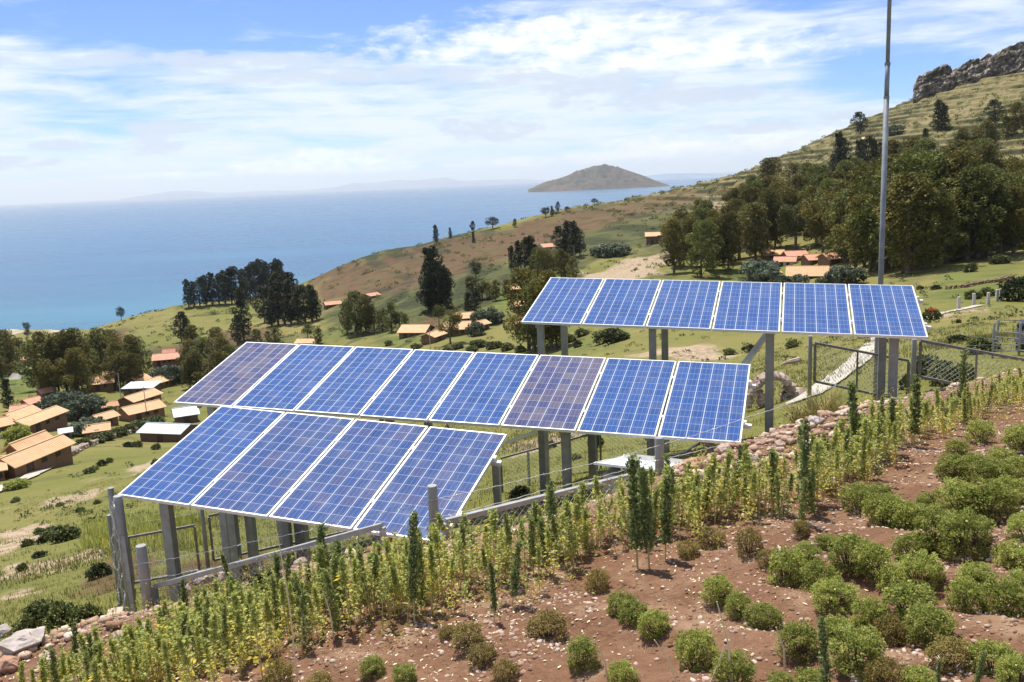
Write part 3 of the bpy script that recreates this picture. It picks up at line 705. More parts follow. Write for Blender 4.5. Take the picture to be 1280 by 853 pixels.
def cchannel(b, p0, p1, w, face):
    """lipped steel channel standing between two points"""
    p0 = Vector(p0); p1 = Vector(p1); f = Vector(face).normalized(); up = (p1 - p0).normalized(); s = up.cross(f).normalized()
    t = 0.008
    b.bar(p0, p1, w, t, s)
    for q in (-1, 1):
        b.bar(p0 + s * q * (w / 2 - t / 2) - f * (w * .32), p1 + s * q * (w / 2 - t / 2) - f * (w * .32), t, w * .62, s)
def solve_a(r, u, s, drop=0.1):
    best = None
    for a in np.linspace(-0.5, r['n'] * PITCH_P + 0.5, 1200):
        P = r['TL'] + r['e'] * a + r['d'] * (PL_ * s) - r['nrm'] * drop
        e = abs(proj(P)[0] - u)
        if best is None or e < best[0]: best = (e, a, P)
    return best[1], best[2]
SUP = [[(203, .86, .13), (278, .30, .115), (300, .24, .115), (347, .30, .10), (364, .24, .15), (470, .8, .12), (619, .22, .08)],
       [(262, .8, .12), (330, .2, .11), (485, .82, .11), (530, .2, .11), (706, .84, .11), (737, .2, .11), (813, .8, .10), (886, .84, .11), (903, .2, .10)],
       [(675, .84, .11), (703, .2, .11), (815, .84, .11), (830, .2, .11), (962, .8, .125), (964, .2, .11), (1118, .84, .125), (1105, .2, .115)]]
RACKL = ['low steel rack carrying the four panel front row', 'steel rack of channel posts under the eight panel middle row', 'tall steel rack of channel posts under the six panel upper row']
for ri, r in enumerate(ROWS):
    base = r['TL'] + r['e'] * (r['n'] * .5) + r['d'] * (PL_ / 2)
    t = thing('panel_rack', RACKL[ri], 'steel rack', (0, 0, 0))
    org = Vector((base.x, base.y, g1(base.x, base.y))); t.location = org
    L = r['n'] * PITCH_P
    for s in (0.25, 0.76):
        b = MB(); o = r['TL'] + r['d'] * (PL_ * s) - r['nrm'] * 0.066 - org
        b.bar(o - r['e'] * 0.03, o + r['e'] * (L + 0.07), 0.045, 0.05, r['d']); b.build('rail', M['alu'], t)
    seen = []
    for (u, s, w) in SUP[ri]:
        a, P = solve_a(r, u, s, 0.15)
        gz = g1(P.x, P.y)
        b = MB(); fc = -r['d'].copy(); fc.z = 0; fc = Vector((-fc.y, fc.x, 0)) if ri != 2 else fc
        cchannel(b, Vector((P.x, P.y, gz - 0.35)) - org, P - org, w, r['d'] * Vector((1, 1, 0)))
        b.build('post', M['post'], t)
        if s > 0.5 and not any(abs(a - q) < 0.35 for q in seen):
            seen.append(a)
            b = MB(); q0 = r['TL'] + r['e'] * a - r['nrm'] * 0.125 - org
            b.bar(q0 + r['d'] * 0.12, q0 + r['d'] * (PL_ - 0.12), 0.05, 0.065, r['e']); b.build('rafter', M['post'], t)
    if ri == 2:
        p0 = Vector(at(965, 409, 14.3)); p1 = Vector(at(926, 462, 13.0))
        b = MB(); b.bar(p0 - org, p1 - org, 0.09, 0.05); b.build('brace', M['alu'], t)
    if ri == 1:
        p0 = Vector(at(676, 538, 11.7)); p1 = Vector(at(634, 553, 12.6)); gz = g1(p0.x, p0.y)
        b = MB(); b.bar(p0 - org, p1 - org, 0.05, 0.05); b.build('brace', M['alu'], t)
        b = MB(); b.bar(Vector((p0.x, p0.y, gz - .3)) - org, p0 - org + Vector((0, 0, .03)), 0.085, 0.085); b.build('post', M['galv'], t)

# ------------------------------------------------------------------ fences
def chainlink(b, TL, TR, BR, BL, pitch=0.062, r=0.0025):
    TL, TR, BR, BL = map(Vector, (TL, TR, BR, BL))
    W = ((TR - TL).length + (BR - BL).length) / 2; H = ((BL - TL).length + (BR - TR).length) / 2
    P = lambda a, h: TL.lerp(TR, a / W).lerp(BL.lerp(BR, a / W), h / H)
    for sgn in (1, -1):
        c = -H
        while c < W + H:
            pts = []
            for h in np.linspace(0, H, 6):
                a = c + h if sgn > 0 else c + H - h
                if 0 <= a <= W: pts.append(P(a, h))
            if len(pts) >= 2: b.tube(pts, r, 3, False)
            c += pitch * 1.25
def fence_frame(t, org, TL, TR, w=0.035, h=0.75, mids=(), mesh=True, legs=True, m='dark_rail', bottom=True):
    """a framed chain-link panel hung between two posts; TL and TR are (u, v, y) of its upper corners"""
    TL = Vector(at(*TL)); TR = Vector(at(*TR)); dz = Vector((0, 0, -h))
    BL, BR = TL + dz, TR + dz
    s = (TR - TL).cross(Vector((0, 0, 1))).normalized()
    b = MB(); b.bar(TL - org, TR - org, w, w, s)
    if bottom: b.bar(BL - org, BR - org, w, w, s)
    if legs:
        b.bar(TL - org + dz * .03, BL - org, w, w, s); b.bar(TR - org + dz * .03, BR - org, w, w, s)
    for k in mids: b.bar(TL.lerp(TR, k) - org + dz * .03, BL.lerp(BR, k) - org, w * .7, w * .7, s)
    f = b.build('fence_panel', M[m], t)
    if mesh:
        c = MB(); chainlink(c, TL - org, TR - org, BR - org, BL - org); c.build('mesh_wire', M['wire'], f)
    return f
def rpost(t, org, u, v, y, dia, vb=None, m='post_grey', lean=None):
    top = Vector(at(u, v, y)); gz = g1(top.x, top.y)
    b = MB(); b.tube([(top.x, top.y, gz - .3), (top.x, top.y, top.z - .006), (top.x, top.y, top.z)], [dia / 2, dia / 2, dia / 2 * .93], 16)
    o = b.build('fence_post', M[m], t); 
    for vt in o.data.vertices: vt.co -= org
    for p in o.data.polygons: p.use_smooth = len(p.vertices) == 4
    return o
def strand(t, org, pts, r=0.004, barbed=True, name='barbed_wire'):
    P = [Vector(at(*p)) for p in pts]; Q = []
    for a, b_ in zip(P[:-1], P[1:]):
        k = max(3, int((b_ - a).length / 0.06))
        for i in range(k):
            f = i / k; q = a.lerp(b_, f); q.z -= 0.03 * 4 * f * (1 - f) * min(1, (b_ - a).length / 3) + 0.004 * math.sin(i * 2.2); Q.append(q)
    Q.append(P[-1]); b = MB(); b.tube([q - org for q in Q], r, 4, False)
    if barbed:
        for q in Q[1::2]:
            dd = Vector((random.uniform(-1, 1), random.uniform(-1, 1), random.uniform(-1, 1))).normalized() * 0.018
            b.tube([q - org - dd, q - org + dd], 0.0022, 3, False)
    return b.build(name, M['wire'], t)

fo = Vector(at(540, 672, 7.62)); fo.z = g1(fo.x, fo.y)
fence = thing('wire_fence', 'grey post and barbed wire fence running along the stony crest before the panels', 'fence', fo)
for (u, v, y, dia) in [(176, 682, 9.0, .112), (540, 607, 7.62, .092), (824, 547, 9.05, .10)]: rpost(fence, fo, u, v, y, dia)
fence_frame(fence, fo, (193, 733, 9.1), (478, 657, 8.0), 0.05, 0.55, (0.5,), True, True, 'galv')
fence_frame(fence, fo, (557, 652, 7.75), (800, 592, 9.0), 0.05, 0.62, (0.5,), True, True, 'galv')
strand(fence, fo, [(168, 706, 8.95), (317, 677, 8.5), (430, 652, 8.0), (540, 625, 7.56), (680, 593, 8.2), (824, 557, 8.99), (930, 523, 9.8), (1045, 482, 11.3)])
strand(fence, fo, [(168, 727, 8.95), (345, 692, 8.4), (540, 649, 7.56), (680, 613, 8.2), (824, 575, 8.99), (930, 548, 9.8)])
lo = Vector(at(150, 780, 9.6)); lo.z = g1(lo.x, lo.y)
lf = thing('corner_fence', 'row of tall grey fence posts with coiled barbed wire at the yard corner', 'fence', lo)
for (u, v, y, dia) in [(147, 620, 9.45, .10), (138, 610, 10.8, .078), (136, 644, 12.2, .06), (139, 652, 12.9, .06)]: rpost(lf, lo, u, v, y, dia)
b = MB(); b.bar(Vector(at(153, 670, 9.40)) - lo, Vector(at(168, 775, 9.35)) - lo, 0.05, 0.012); b.build('flat_bar', M['galv'], lf)
for k in range(3):
    pts = []
    for i in range(46):
        f = i / 45; u = 136 + (146 - 136) * f + (10 if k == 1 else 0) * f; v = 622 + 148 * f
        pts.append((u + 3 + 2.6 * math.sin(f * 11 + k * 2) + 1.5 * math.sin(f * 31 + k) + 8 * f * (k == 2), v + 3 * math.cos(f * 23 + k), 9.36 + 0.05 * math.cos(f * 26 + k * 2.2)))
    strand(lf, lo, pts, 0.0045, k < 2)
ro = Vector(at(252, 706, 13.2)); ro.z = g1(ro.x, ro.y)
rf = thing('mesh_fence', 'low framed chain-link fence behind the front panels', 'fence', ro)
for (u, v, y, dia) in [(252, 636, 13.2, .065), (618, 582, 14.4, .06), (660, 565, 14.8, .05)]: rpost(rf, ro, u, v, y, dia, m='post')
fence_frame(rf, ro, (160, 672, 12.9), (243, 657, 13.1), 0.035, 0.75)
fence_frame(rf, ro, (261, 645, 13.25), (440, 608, 13.8), 0.035, 0.75)
fence_frame(rf, ro, (626, 573, 14.5), (745, 541, 15.0), 0.03, 0.8)
fence_frame(rf, ro, (750, 541, 15.0), (880, 510, 15.4), 0.03, 0.8, mesh=True)
strand(rf, ro, [(160, 655, 12.9), (252, 640, 13.2), (440, 600, 13.8), (618, 566, 14.4), (740, 536, 15.0), (900, 500, 15.5), (1012, 468, 15.9)])
bo = Vector(at(1013, 488, 15.9)); bo.z = g1(bo.x, bo.y)
bf = thing('mesh_fence', 'framed chain-link fence passing behind the posts of the upper panels', 'fence', bo)
for (u, v, y, dia) in [(1013, 420, 15.9, .075), (1096, 421, 15.2, .07), (1143, 424, 14.6, .085)]: rpost(bf, bo, u, v, y, dia, m='post')
fence_frame(bf, bo, (1019, 429, 15.85), (1136, 451, 14.8), 0.04, 0.72, (0.47,), bottom=True)
fence_frame(bf, bo, (1151, 426, 14.5), (1345, 462, 13.3), 0.045, 0.62, (0.38, 0.8), mesh=True)
strand(bf, bo, [(1013, 422, 15.9), (1096, 428, 15.2), (1143, 432, 14.6), (1241, 431, 14.0), (1330, 445, 13.4)])
strand(bf, bo, [(1143, 408, 14.6), (1241, 424, 14.0), (1330, 436, 13.4)])

# concrete block by the corner, galvanised box, cable, mast
p = at(147, 789, 9.75); bk = thing('concrete_block', 'pale square concrete block beside the corner fence posts', 'block', (p[0], p[1], g1(p[0], p[1])), 0.3)
b = MB(); b.box((0, 0, 0.06), 0.17, 0.2, 0.24); o = b.build('block_body', M['block'], bk); o.modifiers.new('b', 'BEVEL').width = 0.01
p = at(812, 588, 9.55); gz = g1(p[0], p[1])
bx = thing('metal_cabinet', 'low galvanised equipment cabinet with sloping lid beneath the middle panels', 'cabinet', (p[0], p[1], gz), R_(-28))
hz = p[2] - gz
b = MB(); b.box((0, 0.1, hz * .5 - .15), 0.9, 0.8, hz + .3); b.build('body', M['galv'], bx)
b = MB(); b.bar((-0.52, 0.08, hz + .04), (0.52, 0.08, hz + .04), 0.98, 0.025, (0, 1, -.22)); b.build('lid', M['white_metal'], bx)
b = MB(); b.bar((-0.40, -0.62, hz - .20), (0.40, -0.62, hz - .20), 0.42, 0.025, (0, 1, -.3)); b.build('side_flap', M['white_metal'], bx)
b = MB(); pts = [at(829, 569, 9.12), at(842, 570, 9.4), at(856, 566, 9.8), at(868, 558, 10.1), at(880, 552, 10.3)]; b.tube(pts, 0.016, 8)
tag(b.build('power_cable', M['black'], None, True), 'thick black cable hanging from the middle panels to the fence post', 'cable')

p = at(1101, 350, 18.0); gz = g1(p[0], p[1])
ms = thing('mast', 'tall thin galvanised mast rising behind the upper panels into the sky', 'mast', (p[0], p[1], gz))
top = 8.0 - gz; jz = [at(1112, 122, 18.0)[2] - gz, at(1113, 80, 18.0)[2] - gz]
for nm, z0, z1, rad in [('lower_tube', 0.0, jz[0], .052), ('middle_tube', jz[0], jz[1], .045), ('upper_tube', jz[1], top, .038)]:
    b = MB(); b.tube([(0, 0, z0 - (.4 if z0 == 0 else 0)), (0, 0, z1)], rad, 16); o = b.build(nm, M['mast'], ms)
    for q in o.data.polygons: q.use_smooth = len(q.vertices) == 4
for z in jz:
    b = MB(); b.tube([(0, 0, z - .03), (0, 0, z + .03)], 0.055, 16); b.build('collar', M['mast'], ms)
# ------------------------------------------------------------------ houses
def house(name, A, B, W, label, roof='tile', wall='adobe', h=2.3, rise=None, style='gable', door=1, wins=1, group='village houses', wing=None, zoff=0.0, cat='house', min_w=0.0):
    """A, B: photo pixels at the foot of the near long wall; the house stands level on the ground there"""
    a = gp(*A); z = a[2] + zoff
    d = ray(*B); b = d * ((z) / d[2]) if d[2] < -1e-3 else None
    a = np.array([a[0], a[1]])
    if b is None or np.hypot(*(b[:2] - a)) > 26 or np.hypot(*(b[:2] - a)) < 2.0:
        rr = math.hypot(*a); dr = ray(*B); hh = math.hypot(dr[0], dr[1]); b = np.array([dr[0] / hh * rr, dr[1] / hh * rr])
    b = np.array(b[:2]); L = np.hypot(*(b - a)); ang = math.atan2(b[1] - a[1], b[0] - a[0])
    c = (a + b) / 2
    t = thing(name, label, cat, (c[0], c[1], z), ang, group)
    def block(t, x0, x1, y0, y1, h, rise, roof, wall, style):
        m = MB(); gz = -1.6; xs = (x0 + x1) / 2; ys = (y0 + y1) / 2
        if style == 'shed':
            pts = [(x0, y0, h), (x1, y0, h), (x1, y1, h + rise), (x0, y1, h + rise)]
            m.add([(x0, y0, gz), (x1, y0, gz), (x1, y1, gz), (x0, y1, gz)] + pts, [(0, 1, 5, 4), (1, 2, 6, 5), (2, 3, 7, 6), (3, 0, 4, 7)])
        else:
            m.add([(x0, y0, gz), (x1, y0, gz), (x1, y1, gz), (x0, y1, gz), (x0, y0, h), (x1, y0, h), (x1, y1, h), (x0, y1, h), (x0, ys, h + rise), (x1, ys, h + rise)],
                  [(0, 1, 5, 4), (2, 3, 7, 6), (1, 2, 6, 9, 5), (3, 0, 4, 8, 7)])
        m.build('wall', M[wall], t)
        r = MB(); o = 0.38; th = 0.11
        def slab(p):
            p = [Vector(q) for q in p]; n = (p[1] - p[0]).cross(p[3] - p[0]).normalized() * th
            r.add(p + [q + n for q in p], [(3, 2, 1, 0), (4, 5, 6, 7), (0, 1, 5, 4), (1, 2, 6, 5), (2, 3, 7, 6), (3, 0, 4, 7)])
        if style == 'shed':
            k = rise / (y1 - y0); slab([(x0 - o, y0 - o, h - o * k + .02), (x1 + o, y0 - o, h - o * k + .02), (x1 + o, y1 + o, h + rise + o * k + .02), (x0 - o, y1 + o, h + rise + o * k + .02)])
        else:
            hp = 0.0
            k = rise / (ys - y0); zr = h + rise + .02; ze = h - o * k + .02
            slab([(x0 - o, y0 - o, ze), (x1 + o, y0 - o, ze), (x1 + o, ys, zr), (x0 - o, ys, zr)])
            slab([(x1 + o, y1 + o, ze), (x0 - o, y1 + o, ze), (x0 - o, ys, zr), (x1 + o, ys, zr)])
            r.bar((x0 - o, ys, zr + th), (x1 + o, ys, zr + th), 0.22, 0.1, (0, 1, 0))
        r.build('roof', M[roof], t)
    W *= 0.88; rise = W * 0.19 if rise is None else rise * .85
    h *= 0.70
    block(t, -L / 2, L / 2, 0, W, h, rise, roof, wall, style)
    if wing:
        wx0, wx1, wy1, wh = wing
        block(t, -L / 2 + L * wx0, -L / 2 + L * wx1, W * .98, W + wy1, wh, min(rise, 0.9), roof, wall, style)
    def opening(nm, x, y, w, h_, z0, face):
        ax = (Vector((1, 0, 0)), Vector((0, 1, 0)), Vector((0, 0, 1))) if face == 'y' else (Vector((0, 1, 0)), Vector((1, 0, 0)), Vector((0, 0, 1)))
        f = MB()
        for q in (-1, 1):
            f.box(Vector((x, y, z0 + h_ / 2)) + ax[0] * q * (w / 2), 0.09, 0.12, h_ + .09, ax)
        f.box((x, y, z0 + h_), w - .09, 0.12, 0.09, ax)
        if nm == 'window': f.box((x, y, z0), w - .09, 0.12, 0.09, ax); f.box((x, y, z0 + h_ / 2), 0.05, 0.1, h_ - .09, ax)
        o = f.build(nm, M['wood'], t)
        p = MB(); p.box((x, y, z0 + h_ / 2), w - .1, 0.05, h_ - .1, ax); p.build('pane' if nm == 'window' else 'leaf', M['glass_dark' if nm == 'window' else 'wood'], o)
    n = door + wins
    for k in range(n):
        x = -L / 2 + L * (k + 1) / (n + 1)
        if k < door: opening('door', x, -0.02, 0.8, max(.8, min(1.85, h - .12)), 0.0, 'y')
        else: opening('window', x, -0.02, 0.6, 0.55, max(.35, min(1.0, h - .85)), 'y')
    return t, L
H = []
def hs(*a, **k): H.append(house(*a, **k)); return H[-1][0]
# lower village
hs('adobe_house', (20, 597), (90, 567), 2.9, 'longest orange roofed adobe house beside the pale path at the village edge', h=1.75, rise=.85, wing=(0.45, 1.0, 1.8, 1.6), door=1, wins=2)
hs('adobe_house', (-14, 604), (6, 597), 5.0, 'adobe house cut off by the picture edge, below the longest orange roof', wall='adobe_red', h=1.6, rise=.8)
hs('adobe_house', (36, 545), (84, 526), 4.2, 'orange roofed adobe house beside the big silver green bush', h=2.3, wing=(0.2, 0.8, 2.6, 2.2), wins=2)
hs('adobe_house', (-8, 549), (18, 543), 4.5, 'orange roofed house with pale window wall behind a bright green shrub', wall='cream', h=2.4, door=0, wins=3)
hs('adobe_house', (38, 514), (54, 510), 3.5, 'small pinkish roofed house just beside the top of the big silver bush', roof='tile_pink', h=2.0, wins=0)
hs('adobe_house', (15, 522), (32, 520), 3.2, 'tiny pinkish roofed house near the lone dark slender tree', roof='tile_pink', h=1.7, wins=0)
hs('adobe_house', (54, 499), (68, 496), 3.2, 'small pinkish roof half hidden behind the big silver green bush', roof='tile_pink', h=1.8, wins=0)
hs('small_shed', (77, 549), (89, 545), 1.6, 'small shed with grey metal roof below the big silver green bush', roof='zinc', h=1.2, rise=.2, style='shed', wins=0, door=1, cat='shed')
hs('adobe_house', (107, 547), (136, 543), 3.4, 'low house with plain tan roof at the hedge along the field', h=1.1, rise=0.7, door=0, wins=1)
hs('adobe_house', (127, 534), (148, 528), 3.4, 'small tan roofed house above the low house at the hedge', h=1.7, wins=0)
hs('adobe_house', (123, 517), (147, 513), 3.0, 'small house with patched old roof next to a yellow green shrub', roof='tile_old', h=1.4, wins=0)
hs('adobe_house', (163, 527), (206, 517), 5.0, 'wide orange roofed house behind the bluish metal shed', h=1.8, door=1, wins=2, wall='adobe_red')
hs('adobe_house', (168, 511), (202, 500), 4.6, 'orange gabled house with a slender pole in front', h=1.9, wins=1)
hs('metal_roof_house', (155, 495), (191, 494), 4.5, 'brown house with flat white metal roof among orange roofs', roof='zinc', wall='adobe_dark', h=2.2, rise=.5, style='shed', wins=2)
hs('adobe_house', (192, 489), (217, 481), 4.8, 'orange roofed house joined beside the flat white metal roof', h=2.0, wing=(0.0, .6, 3, 1.9), wins=1)
hs('pink_house', (192, 459), (226, 456), 6.5, 'large pink hipped roof house between the two groups of tall trees', roof='tile_pink', wall='adobe_red', h=2.6, wing=(0.3, .7, 2.0, 2.6), wins=3, door=1)
hs('adobe_house', (113, 490), (142, 487), 6.0, 'orange roofed house under the tall trees beside the flat metal roof', h=2.3, wins=1, wing=(.5, 1, 2, 2))
hs('metal_shed', (221, 531), (248, 527), 4.6, 'narrow adobe shed with bright white metal roof beside the front panels', roof='zinc', wall='adobe_dark', h=2.0, rise=1.0, wins=0, cat='shed', group='metal roofed sheds')
hs('metal_shed', (176, 552), (226, 554), 5.0, 'long adobe shed with bluish grey metal roof just left of the front panels', roof='zinc_blue', wall='adobe_dark', h=2.0, rise=.75, wins=0, door=1, cat='shed', group='metal roofed sheds')
hs('pink_house', (21, 458), (37, 457), 5.0, 'pink roofed house between dark trees near the lake meadow', roof='tile_pink', h=2.2, wins=1)
# middle village
hs('adobe_house', (408, 387), (427, 385), 5.0, 'pink roofed house below the red earth bank', roof='tile_pink', h=2.2)
hs('adobe_house', (462, 375), (475, 373), 4.0, 'small orange roof on the green slope under the red hillside', roof='tile_pink', h=1.8, wins=0)
hs('adobe_house', (370, 435), (394, 435), 4.0, 'tan roof just showing over the top edge of the middle panels', h=1.8)
hs('adobe_house', (499, 424), (531, 424), 7.0, 'wide tan roofed adobe house leftmost in the middle hamlet', h=2.1, rise=1.3, wins=2)
hs('adobe_house', (543, 429), (557, 424), 3.4, 'tiny tan roofed hut in front of the middle hamlet', h=1.7, wins=0)
hs('adobe_house', (556, 422), (586, 421), 6.2, 'tan gabled house right behind the tiny hut of the middle hamlet', h=2.3, wins=2)
hs('adobe_house', (571, 405), (594, 403), 5.0, 'tan roofed house farther up behind the gabled house of the middle hamlet', h=1.6)
hs('adobe_house', (603, 414), (612, 412), 3.0, 'small adobe hut beside the silver grey bushes', h=1.9, wins=0)
hs('adobe_house', (644, 420), (673, 420), 5.5, 'two part tan roofed house just below the corner of the upper panels', h=2.4, wins=2, wing=(0, .4, 3, 2.2))
hs('adobe_house', (646, 392), (658, 391), 4.0, 'small tan roofed house behind tall trees near the upper panels', h=2.4, wins=1)
hs('adobe_house', (635, 368), (649, 367), 5.0, 'orange roof between the trees above the middle hamlet', h=1.8)
hs('adobe_house', (680, 315), (693, 314), 6.0, 'pink house with white wall between dark trees on the brown hill', roof='tile_pink', wall='cream', h=2.4)
t = hs('balcony_house', (808, 307), (837, 306), 6.0, 'lone two storey house with dark balcony beside the big grove', h=4.2, rise=1.2, wins=2)
b = MB(); b.box((1.6, -0.7, 2.2), 3.6, 1.3, 0.12); b.box((1.6, -1.3, 2.75), 3.6, 0.08, 0.9)
for x in (-0.1, 1.6, 3.3): b.box((x, -1.3, 1.1), 0.15, 0.15, 2.2)
b.build('balcony', M['wood'], t)
# houses of the grove on the slope
hs('adobe_house', (984, 354), (1033, 354), 5.5, 'widest orange roofed house between bushes above the upper panels', h=1.9, rise=1.5, wins=3, group='houses by the grove')
hs('adobe_house', (957, 351), (975, 348), 4.5, 'low orange roof half hidden by bushes left of the widest house', h=1.6, group='houses by the grove')
hs('pink_house', (968, 335), (993, 335), 4.0, 'pink roofed house with a long white wall among bushes', roof='tile_pink', wall='cream', h=2.0, rise=.9, group='houses by the grove')
hs('pink_house', (985, 329), (1009, 328), 5.0, 'pink gabled house behind the white walled one', roof='tile_pink', h=2.2, group='houses by the grove')
hs('pink_house', (1012, 333), (1031, 332), 5.0, 'pink roofed house partly behind a bushy tree', roof='tile_pink', h=1.8, group='houses by the grove')
hs('pink_house', (1037, 332), (1052, 331), 5.0, 'ruddy old roof rightmost in the pink group', roof='tile_old', h=1.8, group='houses by the grove')
hs('adobe_house', (956, 325), (981, 324), 5.0, 'thin strip of orange roof behind the pink houses', h=1.6, group='houses by the grove')
for (A, B, lb) in [((1078, 177), (1091, 176), 'highest tiny house under the tree on the ridge'), ((1046, 243), (1057, 243), 'tiny bright orange hut in the upper edge of the grove'),
                   ((1128, 210), (1137, 210), 'small orange roof peeping out above the grove right of the mast'), ((1093, 217), (1105, 217), 'small orange roof just left of the mast in the grove'),
                   ((1070, 218), (1082, 218), 'small house at the foot of the slim dark trees'), ((1224, 209), (1246, 208), 'wide low house on the terraces above the grove'),
                   ((1247, 212), (1262, 212), 'lower neighbour of the wide low terrace house'), ((1218, 300), (1233, 299), 'orange roof at the shady right end of the grove'),
                   ((1119, 311), (1132, 311), 'orange roof deep in the grove right of the mast'), ((1083, 311), (1095, 311), 'pale orange roof deep in the grove left of the mast')]:
    hs('adobe_house', A, B, 4.5, lb, h=1.7, rise=1.1, wins=1, group='small houses in the grove', wall='adobe_red')

# tent, poles, path, concrete posts, arch, tank
p = gp(19, 474); tn = thing('white_tent', 'small white pointed tent in the shade of dark trees by the meadow', 'tent', p)
b = MB(); w = 1.6; b.add([(-w, -1.2, 0), (w, -1.2, 0), (w, 1.2, 0), (-w, 1.2, 0), (-w * .3, 0, 1.7), (w * .6, 0, 1.5)], [(0, 1, 5, 4), (2, 3, 4, 5), (1, 2, 5), (3, 0, 4), (3, 2, 1, 0)]); b.build('canopy', M['cream'], tn)
for (u, v, vt, lb) in [(152, 504, 469, 'slender grey pole beside the flat white metal roof'), (184, 523, 486, 'slender grey pole in front of the orange gabled house'), (538, 438, 412, 'thin pole in front of the tiny hut'), (1012, 327, 310, 'white pole between the pink roofed houses'), (718, 328, 309, 'pale post on the grass strip near the grove'), (320, 398, 362, None)]:
    if not lb: continue
    p = gp(u, v); r = math.hypot(p[0], p[1]); h = (v - vt) / FPX * r * 1.03
    t = thing('utility_pole', lb, 'pole', p, 0, 'poles in the village')
    b = MB(); b.tube([(0, 0, -.5), (0, 0, h)], [.09, .06], 8); b.build('pole_shaft', M['concrete'], t)
    b = MB(); b.bar((-.4, 0, h - .25), (.4, 0, h - .25), .07, .07); b.build('cross_arm', M['wood'], t)
def strip(name, px, w, m, label, cat, lift=0.05, wall_h=0.0):
    P = [gp(*q) for q in px]; Q = []
    for a, c in zip(P[:-1], P[1:]):
        n = max(2, int(np.hypot(*(c - a)[:2]) / (0.5 if wall_h else 0.8)))
        for i in range(n): Q.append(a + (c - a) * i / n)
    Q.append(P[-1]); Q = np.array(Q)
    T = np.gradient(Q[:, :2], axis=0); T /= np.linalg.norm(T, axis=1)[:, None]; N = np.stack([-T[:, 1], T[:, 0]], -1)
    if not wall_h:
        rows = []
        for s in (-1, -.33, .33, 1):
            xy = Q[:, :2] + N * (w / 2 * s * (1 + 0.25 * fbm(Q[:, 0] * .8 + s * 9, Q[:, 1] * .8, 3))[:, None]); rows.append(np.column_stack([xy, ground(xy[:, 0], xy[:, 1]) + lift]))
        V = np.stack(rows, 1).reshape(-1, 3); n = len(Q); i = np.arange(n - 1)[:, None] * 4 + np.arange(3)[None]
        o = np_mesh(name, V, np.stack([i, i + 1, i + 5, i + 4], -1).reshape(-1, 4), m, None, None, True)
        # keep the face normals up
        if o.data.polygons[0].normal.z < 0: o.data.flip_normals()
    else:
        b = MB()
        for q, nn, tt in zip(Q, N, T):
            for s in (-1, 1):
                for lv in range(2):
                    stone(b, (q[0] + nn[0] * s * w * .28 + random.uniform(-.08, .08), q[1] + nn[1] * s * w * .28 + random.uniform(-.08, .08), g1(q[0], q[1]) + wall_h * (.2 + .5 * lv)), wall_h * random.uniform(.35, .55))
        o = b.build(name, m)
    return o
_ico = None
def stone(b, c, r, squash=0.7):
    """an angular stone: a jittered low icosahedron, flattened"""
    global _ico
    if _ico is None:
        g = (1 + 5 ** .5) / 2
        _ico = ([Vector(q).normalized() for q in [(-1, g, 0), (1, g, 0), (-1, -g, 0), (1, -g, 0), (0, -1, g), (0, 1, g), (0, -1, -g), (0, 1, -g), (g, 0, -1), (g, 0, 1), (-g, 0, -1), (-g, 0, 1)]],
                [(0, 11, 5), (0, 5, 1), (0, 1, 7), (0, 7, 10), (0, 10, 11), (1, 5, 9), (5, 11, 4), (11, 10, 2), (10, 7, 6), (7, 1, 8), (3, 9, 4), (3, 4, 2), (3, 2, 6), (3, 6, 8), (3, 8, 9), (4, 9, 5), (2, 4, 11), (6, 2, 10), (8, 6, 7), (9, 8, 1)])
    rot = Matrix.Rotation(random.uniform(0, 6.28), 3, 'Z') @ Matrix.Rotation(random.uniform(-.5, .5), 3, 'X')
    sx, sy = random.uniform(.7, 1.3), random.uniform(.7, 1.2)
    b.add([Vector(c) + rot @ Vector((v.x * r * sx * random.uniform(.75, 1.15), v.y * r * sy * random.uniform(.75, 1.15), v.z * r * squash * random.uniform(.75, 1.15))) for v in _ico[0]], _ico[1], random.random())
o = strip('path', [(-20, 622), (10, 608), (40, 595), (74, 580)], 1.6, M['path'], None, None, .16); tag(o, 'pale straight path along the village edge', 'path', None, 'structure')
o = strip('path', [(1002, 502), (1028, 485), (1052, 468), (1075, 448), (1092, 430), (1108, 414), (1118, 402)], 1.1, M['path'], None, None); tag(o, 'pale stony path climbing past the upper panel posts', 'path', None, 'structure')
o = strip('path', [(1160, 398), (1180, 391), (1198, 388), (1225, 382)], 0.8, M['path'], None, None, 0.06); tag(o, 'pale track along the concrete posts', 'path', None, 'structure')
tag(strip('stone_wall', [(84, 572), (100, 563), (122, 553), (150, 545), (172, 537)], 0.9, M['stone'], None, None, 0, 0.7), 'low dry stone wall between the village and the upper meadow', 'stone wall')
tag(strip('stone_wall', [(1185, 362), (1203, 360), (1226, 355), (1245, 353), (1265, 347)], 0.6, M['earth_wall'], None, None, 0, 0.38), 'low red earth and stone wall across the green field', 'stone wall')
for (u, v, vt) in [(1198, 387, 375), (1217, 382, 373), (1235, 381, 371), (1246, 377, 371), (1250, 376, 370), (1253, 374, 369)]:
    p = gp(u, v); r = math.hypot(p[0], p[1]); h = max(1.0, (v - vt) / FPX * r)
    b = MB(); b.box((0, 0, h / 2 - .1), .24, .24, h + .2, None, .85); o = b.build('concrete_post', M['concrete']); o.location = p; o.modifiers.new('b', 'BEVEL').width = .02
    tag(o, {1198: 'nearest concrete fence post, at the end of the pale track', 1217: 'second concrete fence post along the pale track', 1235: 'third concrete fence post along the pale track'}.get(u, 'small concrete fence post in the far cluster of the row'), 'fence post', 'row of concrete posts')
